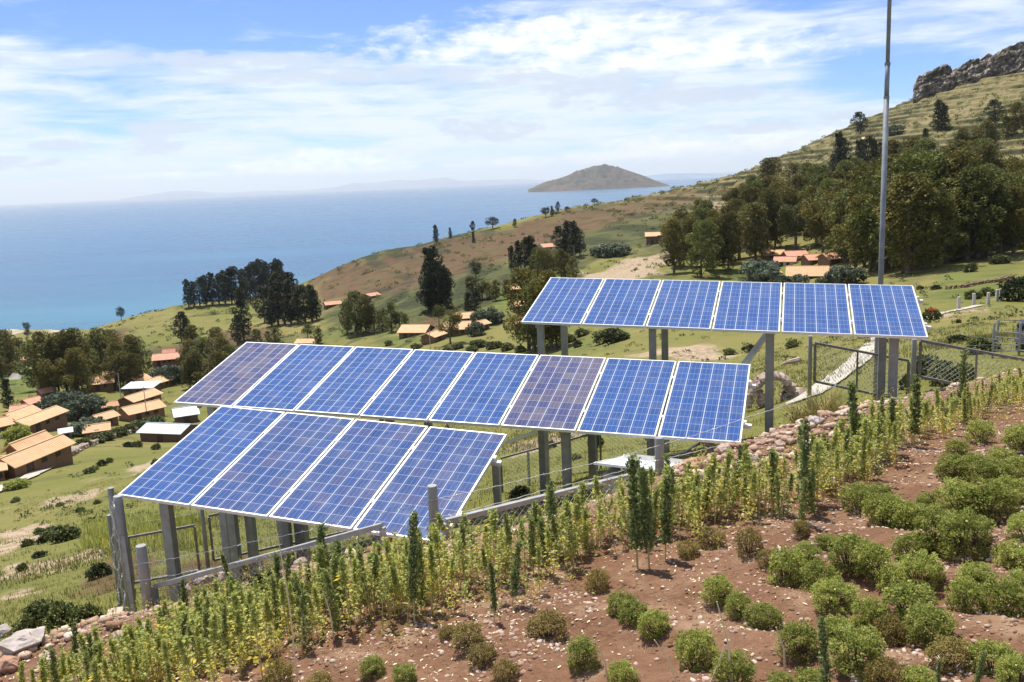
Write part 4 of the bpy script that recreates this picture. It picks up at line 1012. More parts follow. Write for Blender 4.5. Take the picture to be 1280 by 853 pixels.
# ruined stone arch
p = gp(966, 506); r = math.hypot(p[0], p[1]); k = r / FPX
ar = thing('stone_arch', 'ruined dry stone arch on the grass beyond the upper panel posts', 'stone arch', p, R_(-8))
b = MB(); ri_, ro_ = 17 * k, 27 * k; hc = 16 * k
for i in range(15):
    a = math.pi * i / 14; rr = (ri_ + ro_) / 2
    for q in range(3): stone(b, (-math.cos(a) * (rr + random.uniform(-.1, .1)), (q - 1) * .22, hc + math.sin(a) * rr * .95), (ro_ - ri_) * .62, .75)
b.build('arch_ring', M['stone'], ar)
for sx, n in ((-1, 6), (1, 4)):
    b = MB()
    for i in range(n):
        for q in range(4): stone(b, (sx * ((ri_ + ro_) / 2 + (q % 2 - .5) * .35), (q // 2 - .5) * .4, hc * (i + .3) / n), (ro_ - ri_) * .55, .6)
    b.build('pier', M['stone'], ar)
b = MB()
for i in range(34): stone(b, (ri_ + (6 + i * .9) * k + random.uniform(-.2, .2), random.uniform(-.4, .4), hc * max(.1, 1.1 - i * .035) * random.uniform(.1, .9)), random.uniform(.15, .28))
b.build('broken_wall', M['stone'], ar)
p = gp(990, 456); b = MB(); b.tube([(-.6, 0, .02), (-.25, .02, .14), (.1, 0, .2), (.4, -.02, .27), (.58, 0, .2)], [.05, .11, .16, .15, .04], 7); o = b.build('boulder', M['stone']); o.location = p; tag(o, 'lone long pale boulder on the grass above the stone arch', 'boulder')

# water tank in its mesh cage
p = at(1296, 445, 19.0); gz = g1(p[0], p[1]); tk = thing('water_tank', 'black plastic water tank with domed lid at the picture edge', 'water tank', (p[0], p[1], gz))
hT = at(1296, 408, 19.0)[2] - gz; b = MB()
b.tube([(0, 0, -.2), (0, 0, hT * .3), (0, 0, hT * .32), (0, 0, hT * .36), (0, 0, hT * .38), (0, 0, hT)], [.42, .42, .44, .44, .42, .42], 28); o = b.build('tank_body', M['black'], tk)
for q in o.data.polygons: q.use_smooth = len(q.vertices) == 4
b = MB(); b.tube([(0, 0, hT), (0, 0, hT + .10), (0, 0, hT + .19), (0, 0, hT + .22)], [.43, .36, .18, .05], 28); b.build('lid', M['black'], tk, True)
co = Vector(at(1245, 440, 18.6)); co.z = g1(co.x, co.y); cg = thing('mesh_cage', 'light wire mesh cage around the black water tank', 'cage', co)
for (u, v, y) in [(1243, 404, 18.6), (1248, 400, 19.4), (1276, 403, 18.4)]: rpost(cg, co, u, v, y, .05, m='galv')
for (a, c) in [((1248, 400, 19.4), (1330, 402, 19.4)), ((1243, 414, 18.6), (1276, 417, 18.4)), ((1243, 421, 18.6), (1276, 424, 18.4)), ((1243, 429, 18.6), (1276, 432, 18.4)), ((1243, 438, 18.6), (1330, 440, 18.2)), ((1276, 418, 18.4), (1330, 420, 18.2))]:
    b = MB(); b.tube([Vector(at(*a)) - co, Vector(at(*c)) - co], .012, 6); b.build('rail', M['galv'], cg)

# rock outcrop on the hill top
def build_crag():
    top = [(1143, 112), (1146, 98), (1155, 90), (1170, 84), (1185, 81), (1195, 84), (1203, 80), (1215, 77), (1230, 70), (1245, 64), (1260, 57), (1275, 51), (1300, 44), (1360, 34), (1440, 24)]
    bot = [(1143, 121), (1160, 121), (1180, 119), (1200, 113), (1230, 106), (1260, 99), (1300, 95), (1360, 86), (1440, 74)]
    us = np.linspace(1143, 1440, 260); V = []; nj = 56
    D0 = 560.0
    for j in range(nj):
        f = j / (nj - 1)
        for u in us:
            vt = np.interp(u, *zip(*top)); vb = np.interp(u, *zip(*bot)) + 5
            # face leaning back, then the top running away from the viewer
            g = min(1, f / 0.7); dd = D0 + 14 * g ** 2 + max(0, f - .7) * 260
            v = vb + (vt - vb) * g ** .9
            d = ray(u, v); h = math.hypot(d[0], d[1]); p = d / h * dd
            if f > .7: p = p + np.array([0, 0, -(f - .7) * 60])
            V.append(p)
    V = np.array(V); nrm = np.array([-0.1, -1, 0.4])
    vx = V[:, 0] * .16; vz = V[:, 2] * .30
    n1 = fbm(vx, vz + V[:, 1] * .05, 5); n2 = np.abs(fbm(vx * 2.2, vz * 2.2, 4)) + .6 * np.abs(fbm(vx * 6, vz * 6 + 3, 3))
    edge = np.clip((V[:, 2] - V[:, 2].min()) / 20, 0, 1)
    V = V + nrm[None] * (n1 * 7 - n2 * 8)[:, None] * 0.8; V[:, 2] += 2.2 * fbm(vx * 1.5 + 40, V[:, 1] * .1, 4)
    n = len(us); i = np.arange(nj - 1)[:, None] * n + np.arange(n - 1)[None]
    o = np_mesh('rock_outcrop', V, np.stack([i, i + 1, i + n + 1, i + n], -1).reshape(-1, 4), M['crag'])
    tag(o, 'rugged grey rock outcrop crowning the terraced hill', 'rock outcrop')
def crag_mat():
    def f(t, s):
        P = pos(t); n = t.noise(P, 0.22, 7, 0.7, .4); n2 = t.noise(P, 0.07, 4, 0.6); vo = t.new('ShaderNodeTexVoronoi'); t.put(vo.inputs['Vector'], P); vo.inputs['Scale'].default_value = .55
        c = t.mix(t.ss(n, .40, .60), (0.13, 0.105, 0.085), (0.50, 0.42, 0.34)); c = t.mix(t.ss(vo.outputs['Distance'], .2, .75, 0, .5), c, (0.07, 0.06, 0.045)); c = t.mix(t.ss(n2, .52, .66, 0, .8), c, (0.075, 0.08, 0.032))
        t.put(s.inputs['Base Color'], c); t.put(s.inputs['Normal'], t.bump(t.m('ADD', n, t.m('MULTIPLY', vo.outputs['Distance'], .5)), 3.0))
    return mat('crag_rock', f, .95, 0, .2)
M['crag'] = crag_mat(); build_crag()
# ------------------------------------------------------------------ plants: leaf clouds
def leaf_quads(Cn, size, aspect=0.5, out=None, outk=0.6, up=0.0, rg=rng, nup=.55):
    """one small four-sided leaf at every centre; OUT: direction each leaf leans towards"""
    n = len(Cn); a = rg.normal(size=(n, 3))
    if out is not None: a = a * (1 - outk) + out * outk * 1.6
    a[:, 2] += up; a /= np.linalg.norm(a, axis=1)[:, None] + 1e-9
    b = np.cross(np.array([-.12, .25, 1.0]) + rg.normal(size=(n, 3)) * nup, a); b /= np.linalg.norm(b, axis=1)[:, None] + 1e-9
    L = (np.asarray(size) * np.ones(n))[:, None]; c = np.cross(a, b)
    V = np.stack([Cn - a * L * .5, Cn + b * L * aspect * .5 + c * L * .06, Cn + a * L * .5, Cn - b * L * aspect * .5 + c * L * .06], 1).reshape(-1, 3)
    return V, np.arange(4 * n).reshape(n, 4)
def sphere_dirs(n, rg=rng):
    d = rg.normal(size=(n, 3)); return d / np.linalg.norm(d, axis=1)[:, None]
def clumps_to_leaves(cl, per, size, aspect, flat=1.0, outk=0.45, tint_amp=0.22, shell=0.55):
    Cs, Os, Ts, Ss = [], [], [], []
    for (c, r, k) in cl:
        n = max(4, int(per * k)); d = sphere_dirs(n); rr = r * (shell + (1 - shell) * rng.random(n) ** .6)
        Cs.append(np.array(c) + d * rr[:, None] * np.array([1, 1, flat])); Os.append(d)
        Ts.append(np.clip(rng.normal(.5, .20, n) + rng.uniform(-tint_amp, tint_amp), 0, 1)); Ss.append(size * rng.uniform(.6, 1.3, n))
    Cc = np.concatenate(Cs); V, Fq = leaf_quads(Cc, np.concatenate(Ss), aspect, np.concatenate(Os), outk)
    return V, Fq, np.repeat(np.concatenate(Ts), 4)

def tree_maker(kind, matn, seed):
    def make():
        random.seed(seed); global rng; rng = np.random.default_rng(seed)
        t = thing('tree', '', 'tree'); Hh = 12.0
        cl = []; tr = MB(); lean = (random.uniform(-.5, .5), random.uniform(-.5, .5))
        if kind == 'euc':
            nb = 28; base = random.uniform(.06, .16); wid = random.uniform(.20, .27)
            axis = [(lean[0] * f * f * 2, lean[1] * f * f * 2, Hh * f) for f in np.linspace(0, .93, 8)]
            tr.tube([(0, 0, -.6)] + axis[1:], [.24, .20, .18, .15, .12, .09, .06, .03], 7)
            for k in range(nb):
                f = base + (1 - base) * ((k + random.random()) / nb); R = Hh * wid * (math.sin(math.pi * min(1, .18 + .80 * (f - base) / (1 - base))) ** .7) * random.uniform(.35, 1.05)
                a = k * 2.4 + random.uniform(-.5, .5); r = Hh * random.uniform(.058, .115)
                c = (lean[0] * f * f * 2 + R * math.cos(a), lean[1] * f * f * 2 + R * math.sin(a), min(Hh * f, Hh - r))
                cl.append((c, r, random.uniform(.7, 1.2)))
                if k % 3 == 0: tr.tube([(c[0] * .1, c[1] * .1, c[2] - R * .9 - .4), (c[0] * .55, c[1] * .55, c[2] - R * .35), c], [.07, .05, .02], 5)
            V, Fq, T = clumps_to_leaves(cl, 240, .38, .48, 1.1, .5, .2, .72)
        elif kind == 'dark':
            nb = 26; tr.tube([(0, 0, -.6), (0, 0, Hh * .5), (lean[0] * .4, lean[1] * .4, Hh * .95)], [.22, .14, .03], 7)
            for k in range(nb):
                f = .10 + .88 * (k + random.random()) / nb; R = Hh * .13 * (1.05 - f) ** .45 * random.uniform(.3, 1.15) * (1 if f > .2 else .7); a = k * 2.4
                r = Hh * random.uniform(.05, .085) * (1.15 - .45 * f); cl.append(((R * math.cos(a), R * math.sin(a), min(Hh * f, Hh - r)), r, random.uniform(.8, 1.2)))
            V, Fq, T = clumps_to_leaves(cl, 190, .38, .48, 1.3)
        elif kind == 'round':
            nb = 26; tr.tube([(0, 0, -.6), (0, 0, Hh * .35), (lean[0], lean[1], Hh * .75)], [.3, .22, .05], 7)
            for k in range(nb):
                d = sphere_dirs(1)[0]; f = random.uniform(.5, 1); c = (d[0] * Hh * .27 * f, d[1] * Hh * .27 * f, Hh * (.58 + d[2] * .30 * f)); r = Hh * random.uniform(.07, .12)
                cl.append((c, r, 1)); 
                if k % 4 == 0: tr.tube([(0, 0, Hh * .3), (c[0] * .6, c[1] * .6, c[2] - .8), c], [.12, .07, .03], 5)
            V, Fq, T = clumps_to_leaves(cl, 190, .38, .45, 1.0)
        t_ = tr.build('trunk', M['bark'], t); np_mesh('crown', V, Fq, M[matn], t, T)
        return t
    return make
def shrub_maker(matn, seed, nb=22, per=70, size=.13, upright=False):
    """a rounded bush of about one metre"""
    def make():
        random.seed(seed); global rng; rng = np.random.default_rng(seed)
        t = thing('shrub', '', 'shrub'); cl = []; st = MB()
        for k in range(nb):
            a = k * 2.4; rr = math.sqrt((k + .5) / nb) * .42; z = .30 + (.52 * math.sqrt(max(0, 1 - (rr / .5) ** 2))) * random.uniform(.45, 1.05)
            c = (rr * math.cos(a) * 1.1, rr * math.sin(a) * 1.1, z - .08); cl.append((c, random.uniform(.10, .19), random.uniform(.7, 1.2)))
            if k % 2 == 0: st.tube([(c[0] * .15, c[1] * .15, -.1), (c[0] * .7, c[1] * .7, z * .5), c], [.02, .014, .006], 4)
        for k in range(6):
            a = k; cl.append(((.36 * math.cos(a), .36 * math.sin(a), .14), .15, .8))
        V, Fq, T = clumps_to_leaves(cl, per, size, .45, 1.0 if not upright else 1.5)
        st.build('stems', M['twig'], t); np_mesh('foliage', V, Fq, M[matn], t, T)
        return t
    return make
TP = {'e': [Pool(tree_maker('euc', 'leaf_euc', 11)), Pool(tree_maker('euc', 'leaf_euc', 12)), Pool(tree_maker('euc', 'leaf_green', 13)), Pool(tree_maker('euc', 'leaf_euc', 14)), Pool(tree_maker('round', 'leaf_euc', 15))],
      'g': [Pool(tree_maker('euc', 'leaf_green', 16)), Pool(tree_maker('round', 'leaf_green', 17)), Pool(tree_maker('euc', 'leaf_green', 18))],
      'd': [Pool(tree_maker('dark', 'leaf_dark', 21)), Pool(tree_maker('dark', 'leaf_dark', 22)), Pool(tree_maker('euc', 'leaf_dark', 23))],
      'r': [Pool(tree_maker('round', 'leaf_dark', 24))]}
SP = {'s': [Pool(shrub_maker('leaf_silver', 31, 26, 80, .12)), Pool(shrub_maker('leaf_silver', 32, 24, 80, .12))],
      'b': [Pool(shrub_maker('leaf_shrub', 33)), Pool(shrub_maker('leaf_shrub', 34))], 'k': [Pool(shrub_maker('leaf_dark', 35)), Pool(shrub_maker('leaf_shrub', 36))],
      'G': [Pool(shrub_maker('leaf_bush', 37))]}
_tc = [0]
def plant(kind, u, vb, vt, label, group=None, wf=1.0, pos_=None):
    _tc[0] += 1; R2 = random.Random(_tc[0] * 77 + 5)
    p = gp(u, vb) if pos_ is None else pos_
    while pos_ is None and math.hypot(p[0], p[1]) > (530 if u > 200 else 760) and vb < 500: vb += 1.5; vt += (0 if kind == 'd' else 1.4); p = gp(u, vb)      # stand on the near side of the ridge
    d = math.hypot(p[0], p[1]); h = (vb - vt) / FPX * d * 1.04
    if kind in TP:
        pool = TP[kind][_tc[0] % len(TP[kind])]; s = h / 12.0
    else:
        pool = SP[kind][_tc[0] % len(SP[kind])]; s = h / 0.95
    w = wf * R2.uniform(.9, 1.12); wy = w * (1 if kind in TP else R2.uniform(.7, 1.35))
    o = pool.put((p[0], p[1], p[2] - .1), R2.uniform(0, 6.28), (s * w, s * wy, s), label, group)
    nm = {'e': 'eucalyptus_tree', 'g': 'eucalyptus_tree', 'd': 'dark_tree', 'r': 'dark_tree', 's': 'silver_bush', 'b': 'shrub', 'k': 'shrub', 'G': 'shrub'}[kind]
    o.name = nm; o['category'] = 'tree' if kind in TP else 'shrub'
    return o
KEEPN = None
def many(kind, lst, label, group, wf=1.0):
    for q in lst: plant(kind, q[0], q[1], q[2], q[3] if len(q) > 3 and isinstance(q[3], str) else label, group, wf)

# village trees
many('e', [(14, 470, 420), (0, 472, 424), (24, 466, 428), (4, 482, 446, 'dark leaning tree above the small white tent'), (-12, 485, 430)], 'olive tree in the clump at the lake meadow edge', 'trees by the lake meadow', 1.1)
many('e', [(62, 494, 424), (52, 488, 432), (74, 492, 428), (70, 497, 446), (84, 490, 424), (97, 489, 419), (110, 486, 428), (104, 494, 440), (90, 496, 442), (58, 496, 455)], 'tall olive eucalyptus in the clump behind the big silver green bush', 'eucalyptus behind the silver bush', 1.15)
many('e', [(122, 474, 424), (130, 472, 416), (142, 470, 418), (158, 472, 413), (150, 482, 432), (170, 478, 424), (178, 474, 428), (160, 486, 442), (146, 488, 440), (168, 488, 445)], 'olive eucalyptus in the clump behind the flat white metal roof', 'eucalyptus behind the metal roof', 1.15)
many('e', [(243, 458, 410), (255, 470, 424), (236, 472, 428), (268, 468, 416), (282, 472, 424), (272, 458, 412), (292, 472, 432), (246, 484, 440), (260, 484, 444), (275, 486, 440), (238, 486, 452)], 'bushy yellowish eucalyptus beside the pink hipped roof', 'eucalyptus by the pink roof', 1.25)
plant('d', 12, 514, 478, 'lone slim dark tree standing on the green meadow', None, 1.3)
plant('r', 34, 412, 398, 'lone round tree on the lake shore')
plant('r', 35, 423, 411, 'small dark bush tree below the lone shore tree')
plant('r', 152, 389, 371, 'round dark tree on the shore edge of the terrace')
many('d', [(227, 428, 393), (234, 425, 398)], 'pair of dark trees above the yellowish eucalyptus', 'pair of dark trees', 1.2)
plant('d', 305, 426, 363, 'tall slender dark tree standing by itself above the middle panels', None, 1.0)
plant('d', 297, 432, 396, 'shorter dark tree touching the tall slender one')
many('d', [(236, 384, 352), (243, 383, 354), (250, 383, 350), (258, 382, 347), (266, 381, 344), (274, 381, 345), (282, 380, 341), (290, 380, 339), (298, 379, 336), (306, 377, 339), (313, 374, 335), (320, 371, 330), (327, 368, 327), (334, 366, 330), (341, 364, 331), (348, 362, 326), (352, 361, 328)], 'dark tree in the long wood at the edge of the grassy terrace', 'dark wood on the terrace', 1.35)
many('d', [(331, 404, 360), (340, 408, 358), (348, 407, 344), (356, 407, 345), (364, 406, 352), (373, 405, 360), (382, 404, 358), (390, 402, 358), (396, 400, 364)], 'dark tree in the tall clump right of the long terrace wood', 'tall dark clump', 1.3)
many('g', [(322, 436, 412), (345, 434, 410), (385, 424, 402), (398, 430, 410), (336, 428, 414)], 'small green tree just above the top edge of the middle panels', 'small trees above the middle panels', 1.3)
many('e', [(434, 418, 378), (446, 419, 366), (458, 418, 370), (468, 416, 378)], 'olive eucalyptus in the big clump left of the middle hamlet', 'clump left of the hamlet', 1.2)
many('g', [(478, 416, 386), (490, 415, 378), (500, 413, 386), (508, 414, 392)], 'greyish green tree in the low clump left of the middle hamlet', 'low clump left of the hamlet', 1.2)
for q in [(536, 388, 330), (543, 389, 310), (551, 388, 328), (558, 388, 336)]: plant('d', *q, 'big dark tree in the lone massive clump above the hamlet', 'massive dark clump', 1.35)
plant('g', 549, 407, 376, 'bushy olive tree left of the slim trunked one in the hamlet'); plant('e', 563, 430, 380, 'olive tree with bare slim trunk in front of the hamlet'); plant('r', 595, 350, 322, 'round dark tree on the slope under the skyline trees')
many('d', [(585, 394, 366), (593, 394, 364)], 'dark tree behind the tan roofs of the hamlet', 'dark pair behind the hamlet', 1.3)
many('e', [(592, 376, 346), (603, 374, 346), (620, 376, 350), (634, 374, 350), (612, 374, 356)], 'olive eucalyptus above the tan roofs of the hamlet', 'eucalyptus above the hamlet', 1.3)
many('s', [(600, 406, 386), (612, 406, 382), (622, 404, 388)], 'silver grey bush beside the hamlet', 'silver bushes by the hamlet'); plant('s', 595, 420, 400, 'blue grey bush in front of the tan gabled house')
many('d', [(640, 337, 308), (648, 338, 302), (656, 337, 298), (664, 336, 296), (670, 335, 306)], 'dark tree in the clump on the brown hillside', 'dark clump on the brown hillside', 1.2)
many('d', [(702, 322, 284), (710, 322, 278), (718, 322, 278), (725, 320, 286), (706, 318, 290)], 'dark tree behind the olive grove at the corner of the upper panels', 'dark clump by the upper panels', 1.2)
many('e', [(672, 350, 310), (682, 352, 312), (692, 348, 306), (702, 350, 312), (710, 348, 318), (716, 352, 322)], 'olive eucalyptus behind the corner of the upper panels', 'grove at the upper panel corner', 1.2)
many('e', [(661, 438, 337), (668, 440, 346), (690, 438, 340), (696, 436, 352), (677, 440, 352)], 'bare trunked tree rising behind the upper panels\' lower corner', 'bare trunked trees', 1.0)
# skyline
for (u, vb, vt, lb, w) in [(545, 304, 282, 'largest dark tree at the far end of the skyline', 1.2), (563, 298, 285, 'small dark tree next along the skyline', 1.2), (591, 290, 277, 'tree leaning on the skyline before the green knoll', 1.1), (592, 304, 290, 'tree just below the leaning skyline tree', 1.1),
                           (616, 286, 269, 'wide bushy tree on the green skyline knoll', 1.6), (643, 284, 274, 'tiny round tree on the skyline right of the knoll', 1.2), (682, 272, 257, 'broad dark tree where the brown ridge meets the lake', 1.5), (690, 271, 258, 'second dark tree where the brown ridge meets the lake', 1.3), (697, 266, 253, 'slim tree standing on the brown ridge', 1.0), (709, 264, 257, 'tiny bush tree on the brown ridge', 1.6), (743, 256, 247, 'lone dark tree highest on the brown ridge', 1.6)]:
    plant('d' if w < 1.5 else 'r', u, vb, vt, lb, None, w)
many('s', [(746, 320, 308), (757, 321, 303), (767, 321, 302), (778, 320, 304)], 'grey green bush in the row on the grass strip', 'bushes on the grass strip', 1.3)
# the big grove
random.seed(41)
def in_poly(x, y, P):
    c = False
    for (x0, y0), (x1, y1) in zip(P, P[1:] + P[:1]):
        if (y0 > y) != (y1 > y) and x < (x1 - x0) * (y - y0) / (y1 - y0) + x0: c = not c
    return c
GROVE = [(838, 346), (875, 347), (900, 342), (945, 330), (950, 316), (1010, 312), (1040, 322), (1060, 336), (1085, 345), (1130, 345), (1165, 340), (1205, 328), (1240, 326), (1290, 318), (1290, 250), (1230, 236), (1180, 232), (1130, 236), (1090, 246), (1052, 258), (1020, 262), (985, 228), (945, 226), (930, 262), (880, 292), (845, 320)]
pts = []
tries = 0
while len(pts) < 185 and tries < 20000:
    tries += 1; u = random.uniform(835, 1290); v = random.uniform(230, 348)
    if not in_poly(u, v, GROVE): continue
    md = 6 + (v - 230) * .045
    if all(((u - a) / 1.0) ** 2 + ((v - b) * 1.5) ** 2 > md * md for a, b in pts): pts.append((u, v))
for (u, v) in sorted(pts, key=lambda q: q[1]):
    p = gp(u, v); d = math.hypot(p[0], p[1]); hm = random.uniform(10.5, 15.0) if u > 930 else random.uniform(10, 13)
    if 1090 < u < 1230 and v > 300: hm *= 1.15
    if u > 1235: hm *= .8
    zone = 'at the open end of the big grove' if u < 905 else ('in the middle of the big grove' if u < 1075 else ('in the tall part of the big grove right of the mast' if u < 1215 else 'at the shaded right end of the big grove'))
    plant('e' if random.random() < .8 else 'g', u, v, v - hm / d * FPX, ('brownish olive eucalyptus ') + zone, 'eucalyptus grove ' + zone.split('grove')[-1] + zone.split(' ')[2], 1.24, p)
for (u, vb, vt, lb) in [(1076, 168, 144, 'dark tree standing on the ridge line left of the mast'), (1172, 166, 132, 'broad dark tree alone on the terraced slope'), (1180, 164, 136, 'second crown of the broad dark tree on the terraces'), (1244, 156, 131, 'dark tree on the terraces below the rock outcrop'), (1156, 184, 164, 'small dark tree right of the mast on the terraces')]:
    plant('d', u, vb, vt, lb, None, 1.5)
many('d', [(1048, 218, 172), (1056, 214, 178), (1040, 222, 196)], 'slim dark tree above the grove left of the mast', 'slim dark trees left of the mast', 1.2)
many('d', [(1074, 216, 180), (1084, 214, 176), (1092, 212, 180), (1100, 210, 182)], 'dark tree around the small house beside the mast', 'dark trees beside the mast', 1.3)
many('e', [(1268, 168, 136), (1282, 166, 140), (1260, 172, 150), (1205, 190, 165), (1215, 188, 160), (1232, 190, 158), (1240, 186, 162), (1196, 196, 172)], 'brownish tree on the terraces above the grove', 'trees on the upper terraces', 1.4)
many('s', [(1120, 202, 184), (1128, 200, 186), (1118, 168, 156)], 'grey green bush on the terraces near the mast', 'bushes on the terraces', 1.4)
for (u, vb, vt, w) in [(948, 356, 322, 1.1), (960, 358, 330, 1.2), (975, 358, 342, 1.3), (1000, 357, 341, 1.0), (1025, 357, 346, 1.0)]: plant('s', u, vb, vt, 'grey green bush around the widest orange roof', 'bushes by the widest roof', w)
for (u, vb, vt, w) in [(1050, 356, 332, 1.2), (1062, 357, 330, 1.3), (1042, 357, 338, 1.1)]: plant('s', u, vb, vt, 'dark blue green bush between the widest orange roof and the mast', 'bushes by the mast', w)
# village bushes
for (u, vb, vt, w) in [(70, 521, 492, 1.0), (86, 522, 488, 1.0), (102, 523, 489, 1.0), (116, 520, 492, 1.0), (95, 526, 500, 1.0)]: plant('s', u, vb, vt, 'clump of the big silver green bush in the lower village', 'big silver green bush', w)
many('s', [(205, 480, 456), (215, 482, 455), (223, 480, 462)], 'silver grey bush below the pink hipped roof', 'bushes below the pink roof'); many('s', [(100, 545, 526), (110, 541, 521), (122, 537, 520)], 'silver grey bush between the orange roofs', 'bushes between the orange roofs', 1.2)
plant('G', 23, 560, 529, 'bright green leafy shrub beside the pale window wall', None, .9)
for k, (u, vb) in enumerate([(142, 547), (152, 545), (163, 541), (174, 537), (185, 534), (196, 531), (132, 551), (121, 554), (104, 559)]): plant('b', u, vb, vb - 13, 'green bush in the hedge along the upper meadow', 'hedge along the meadow', 1.3)
plant('G', 20, 612, 597, 'green bush at the wall of the longest orange house', None, 1.3); plant('G', 33, 607, 598, 'small green bush by the longest orange house', None, 1.2)
plant('b', 138, 518, 507, 'yellow green shrub by the patched old roof')
many('b', [(95, 460, 452), (62, 470, 462)], 'low bush on the shore meadow', 'bushes on the shore meadow')
# hamlet bushes
many('b', [(486, 432, 424), (520, 436, 428), (572, 436, 427), (598, 434, 423), (618, 436, 424), (634, 438, 426), (650, 440, 430), (712, 428, 416), (728, 420, 409), (590, 440, 431), (560, 440, 432)], 'low green bush in the gardens around the middle hamlet', 'garden bushes of the hamlet', 1.5)
many('k', [(757, 428, 409), (768, 428, 407), (776, 426, 411)], 'dark bush just beneath the second upper panel', 'dark bushes under the upper panels', 1.3); plant('k', 722, 434, 423, 'dark rounded bush beside the left upper post')
# meadow shrubs
for (u, vb, vt, w, k, lb) in [(112, 592, 583, 1.1, 'k', 'dark round shrub on the meadow above the tan bare strip'), (128, 583, 573, 1.0, 'k', 'dark shrub on the meadow beside its twin'), (137, 579, 571, 1.0, 'k', 'smaller twin shrub on the meadow'), (160, 559, 551, 1.1, 'k', 'shrub at the foot of the bluish metal shed'), (172, 559, 550, 1.2, 'k', 'larger shrub at the foot of the bluish metal shed'), (195, 562, 553, 1.3, 'b', 'green shrub before the bluish metal shed'), (195, 583, 572, .9, 'k', 'small dark shrub near the sloping panel edge'), (118, 588, 582, 1.3, 'b', 'tiny shrub on the bare strip'),
                          (20, 628, 620, 1.2, 'b', 'low shrub on the meadow near the picture edge'), (75, 633, 626, 1.2, 'b', 'low shrub in the middle of the lower meadow'), (100, 640, 632, 1.3, 'k', 'dark low shrub on the lower meadow'), (122, 630, 622, 1.2, 'b', 'low shrub near the tall corner posts'),
                          (50, 668, 657, 1.0, 'k', 'dark shrub at the edge of the bare gravel patch'), (52, 680, 668, .9, 'k', 'round dark shrub below the gravel patch'), (35, 683, 671, 1.1, 'k', 'shrub in the middle of the gravel patch'), (50, 697, 685, 1.2, 'k', 'dark low shrub between gravel patch and stone strip'), (28, 714, 700, .9, 'k', 'compact dark shrub on the stone strip'), (82, 676, 652, 1.3, 'b', 'broad green shrub of the reed patch'), (68, 674, 654, 1.2, 'b', 'broad dull green shrub of the reed patch'),
                          (125, 722, 695, .9, 'k', 'dark leafy shrub near the tall corner posts'), (50, 786, 742, .9, 'b', 'large leafy shrub by the boulders, outer part'), (82, 784, 738, .9, 'b', 'large leafy shrub by the boulders, middle part'), (110, 780, 745, .8, 'b', 'large leafy shrub by the boulders, part nearest the posts'),
                          (330, 735, 700, 1.0, 'k', 'dark shrub under the second front panel'), (338, 742, 712, .9, 'k', 'low shrub under the front panels by the fence'), (300, 715, 690, .9, 'b', 'shrub behind the double post of the front rack'), (200, 660, 650, 1.1, 'b', 'low shrub beyond the front panels'),
                          (745, 560, 535, .7, 'k', 'dark shrub seen beneath the middle panels'), (690, 560, 545, 1.0, 'k', 'low shrub on the slope beneath the middle panels'), (650, 622, 596, .9, 'k', 'dark shrub behind the front fence'), (720, 575, 560, 1.0, 'b', 'pale shrub beneath the middle panels'),
                          (885, 482, 470, 1.0, 'k', 'shrub on the slope right of the middle panels'), (912, 444, 433, 1.1, 'b', 'tan shrub on the grassy slope under the upper panels'), (940, 440, 428, 1.0, 'k', 'dark shrub on the grassy slope under the upper panels'), (990, 435, 424, 1.2, 'b', 'wide dull shrub on the grassy slope beside the fence post'), (930, 438, 431, 1.1, 'k', 'tiny shrub on the grassy slope'),
                          (1198, 404, 397, 1.0, 'k', 'small dark shrub on the grass beyond the upper panels'), (1198, 428, 414, 1.3, 'k', 'dark shrub behind the barbed wire near the mesh cage'), (1228, 440, 416, 1.2, 'b', 'tall green shrub beside the mesh cage'), (1170, 362, 355, 1.3, 'k', 'dark shrub on the green field below the grove'), (1150, 362, 356, 1.2, 'k', 'small dark shrub on the green field below the grove'), (1212, 340, 328, 1.2, 'b', 'green bush at the foot of the grove'), (1250, 330, 318, 1.8, 'b', 'wide green bush at the right foot of the grove'), (1278, 376, 345, 1.0, 'k', 'dark bush at the picture edge above the tank'), (1216, 374, 362, 1.3, 'b', 'leafy bush above the concrete posts'), (1235, 370, 358, 1.2, 'b', 'pale leafy bush above the concrete posts'),
                          (1160, 470, 438, .9, 'b', 'dry shrub behind the fence right of the last upper post'), (1180, 478, 445, .9, 'b', 'grey green shrub behind the fence mesh'), (1135, 486, 462, .9, 'k', 'dark little shrub between the last upper posts'), (1205, 474, 446, .9, 'b', 'weedy shrub against the fence rail')]:
    plant(k, u, vb, vt, lb, 'shrubs on the meadow slope', w)
pr = plant('k', 1164, 400, 384, 'shrub with red flowers beside the upper panel edge', None, 1.2)
fl = MB()
V, Fq = leaf_quads(np.array([[random.uniform(-.4, .4), random.uniform(-.4, .4), random.uniform(.3, .95)] for _ in range(40)]), .16, .8); np_mesh('blossoms', V, Fq, M['red_flower'], pr, np.full(len(V), .5))
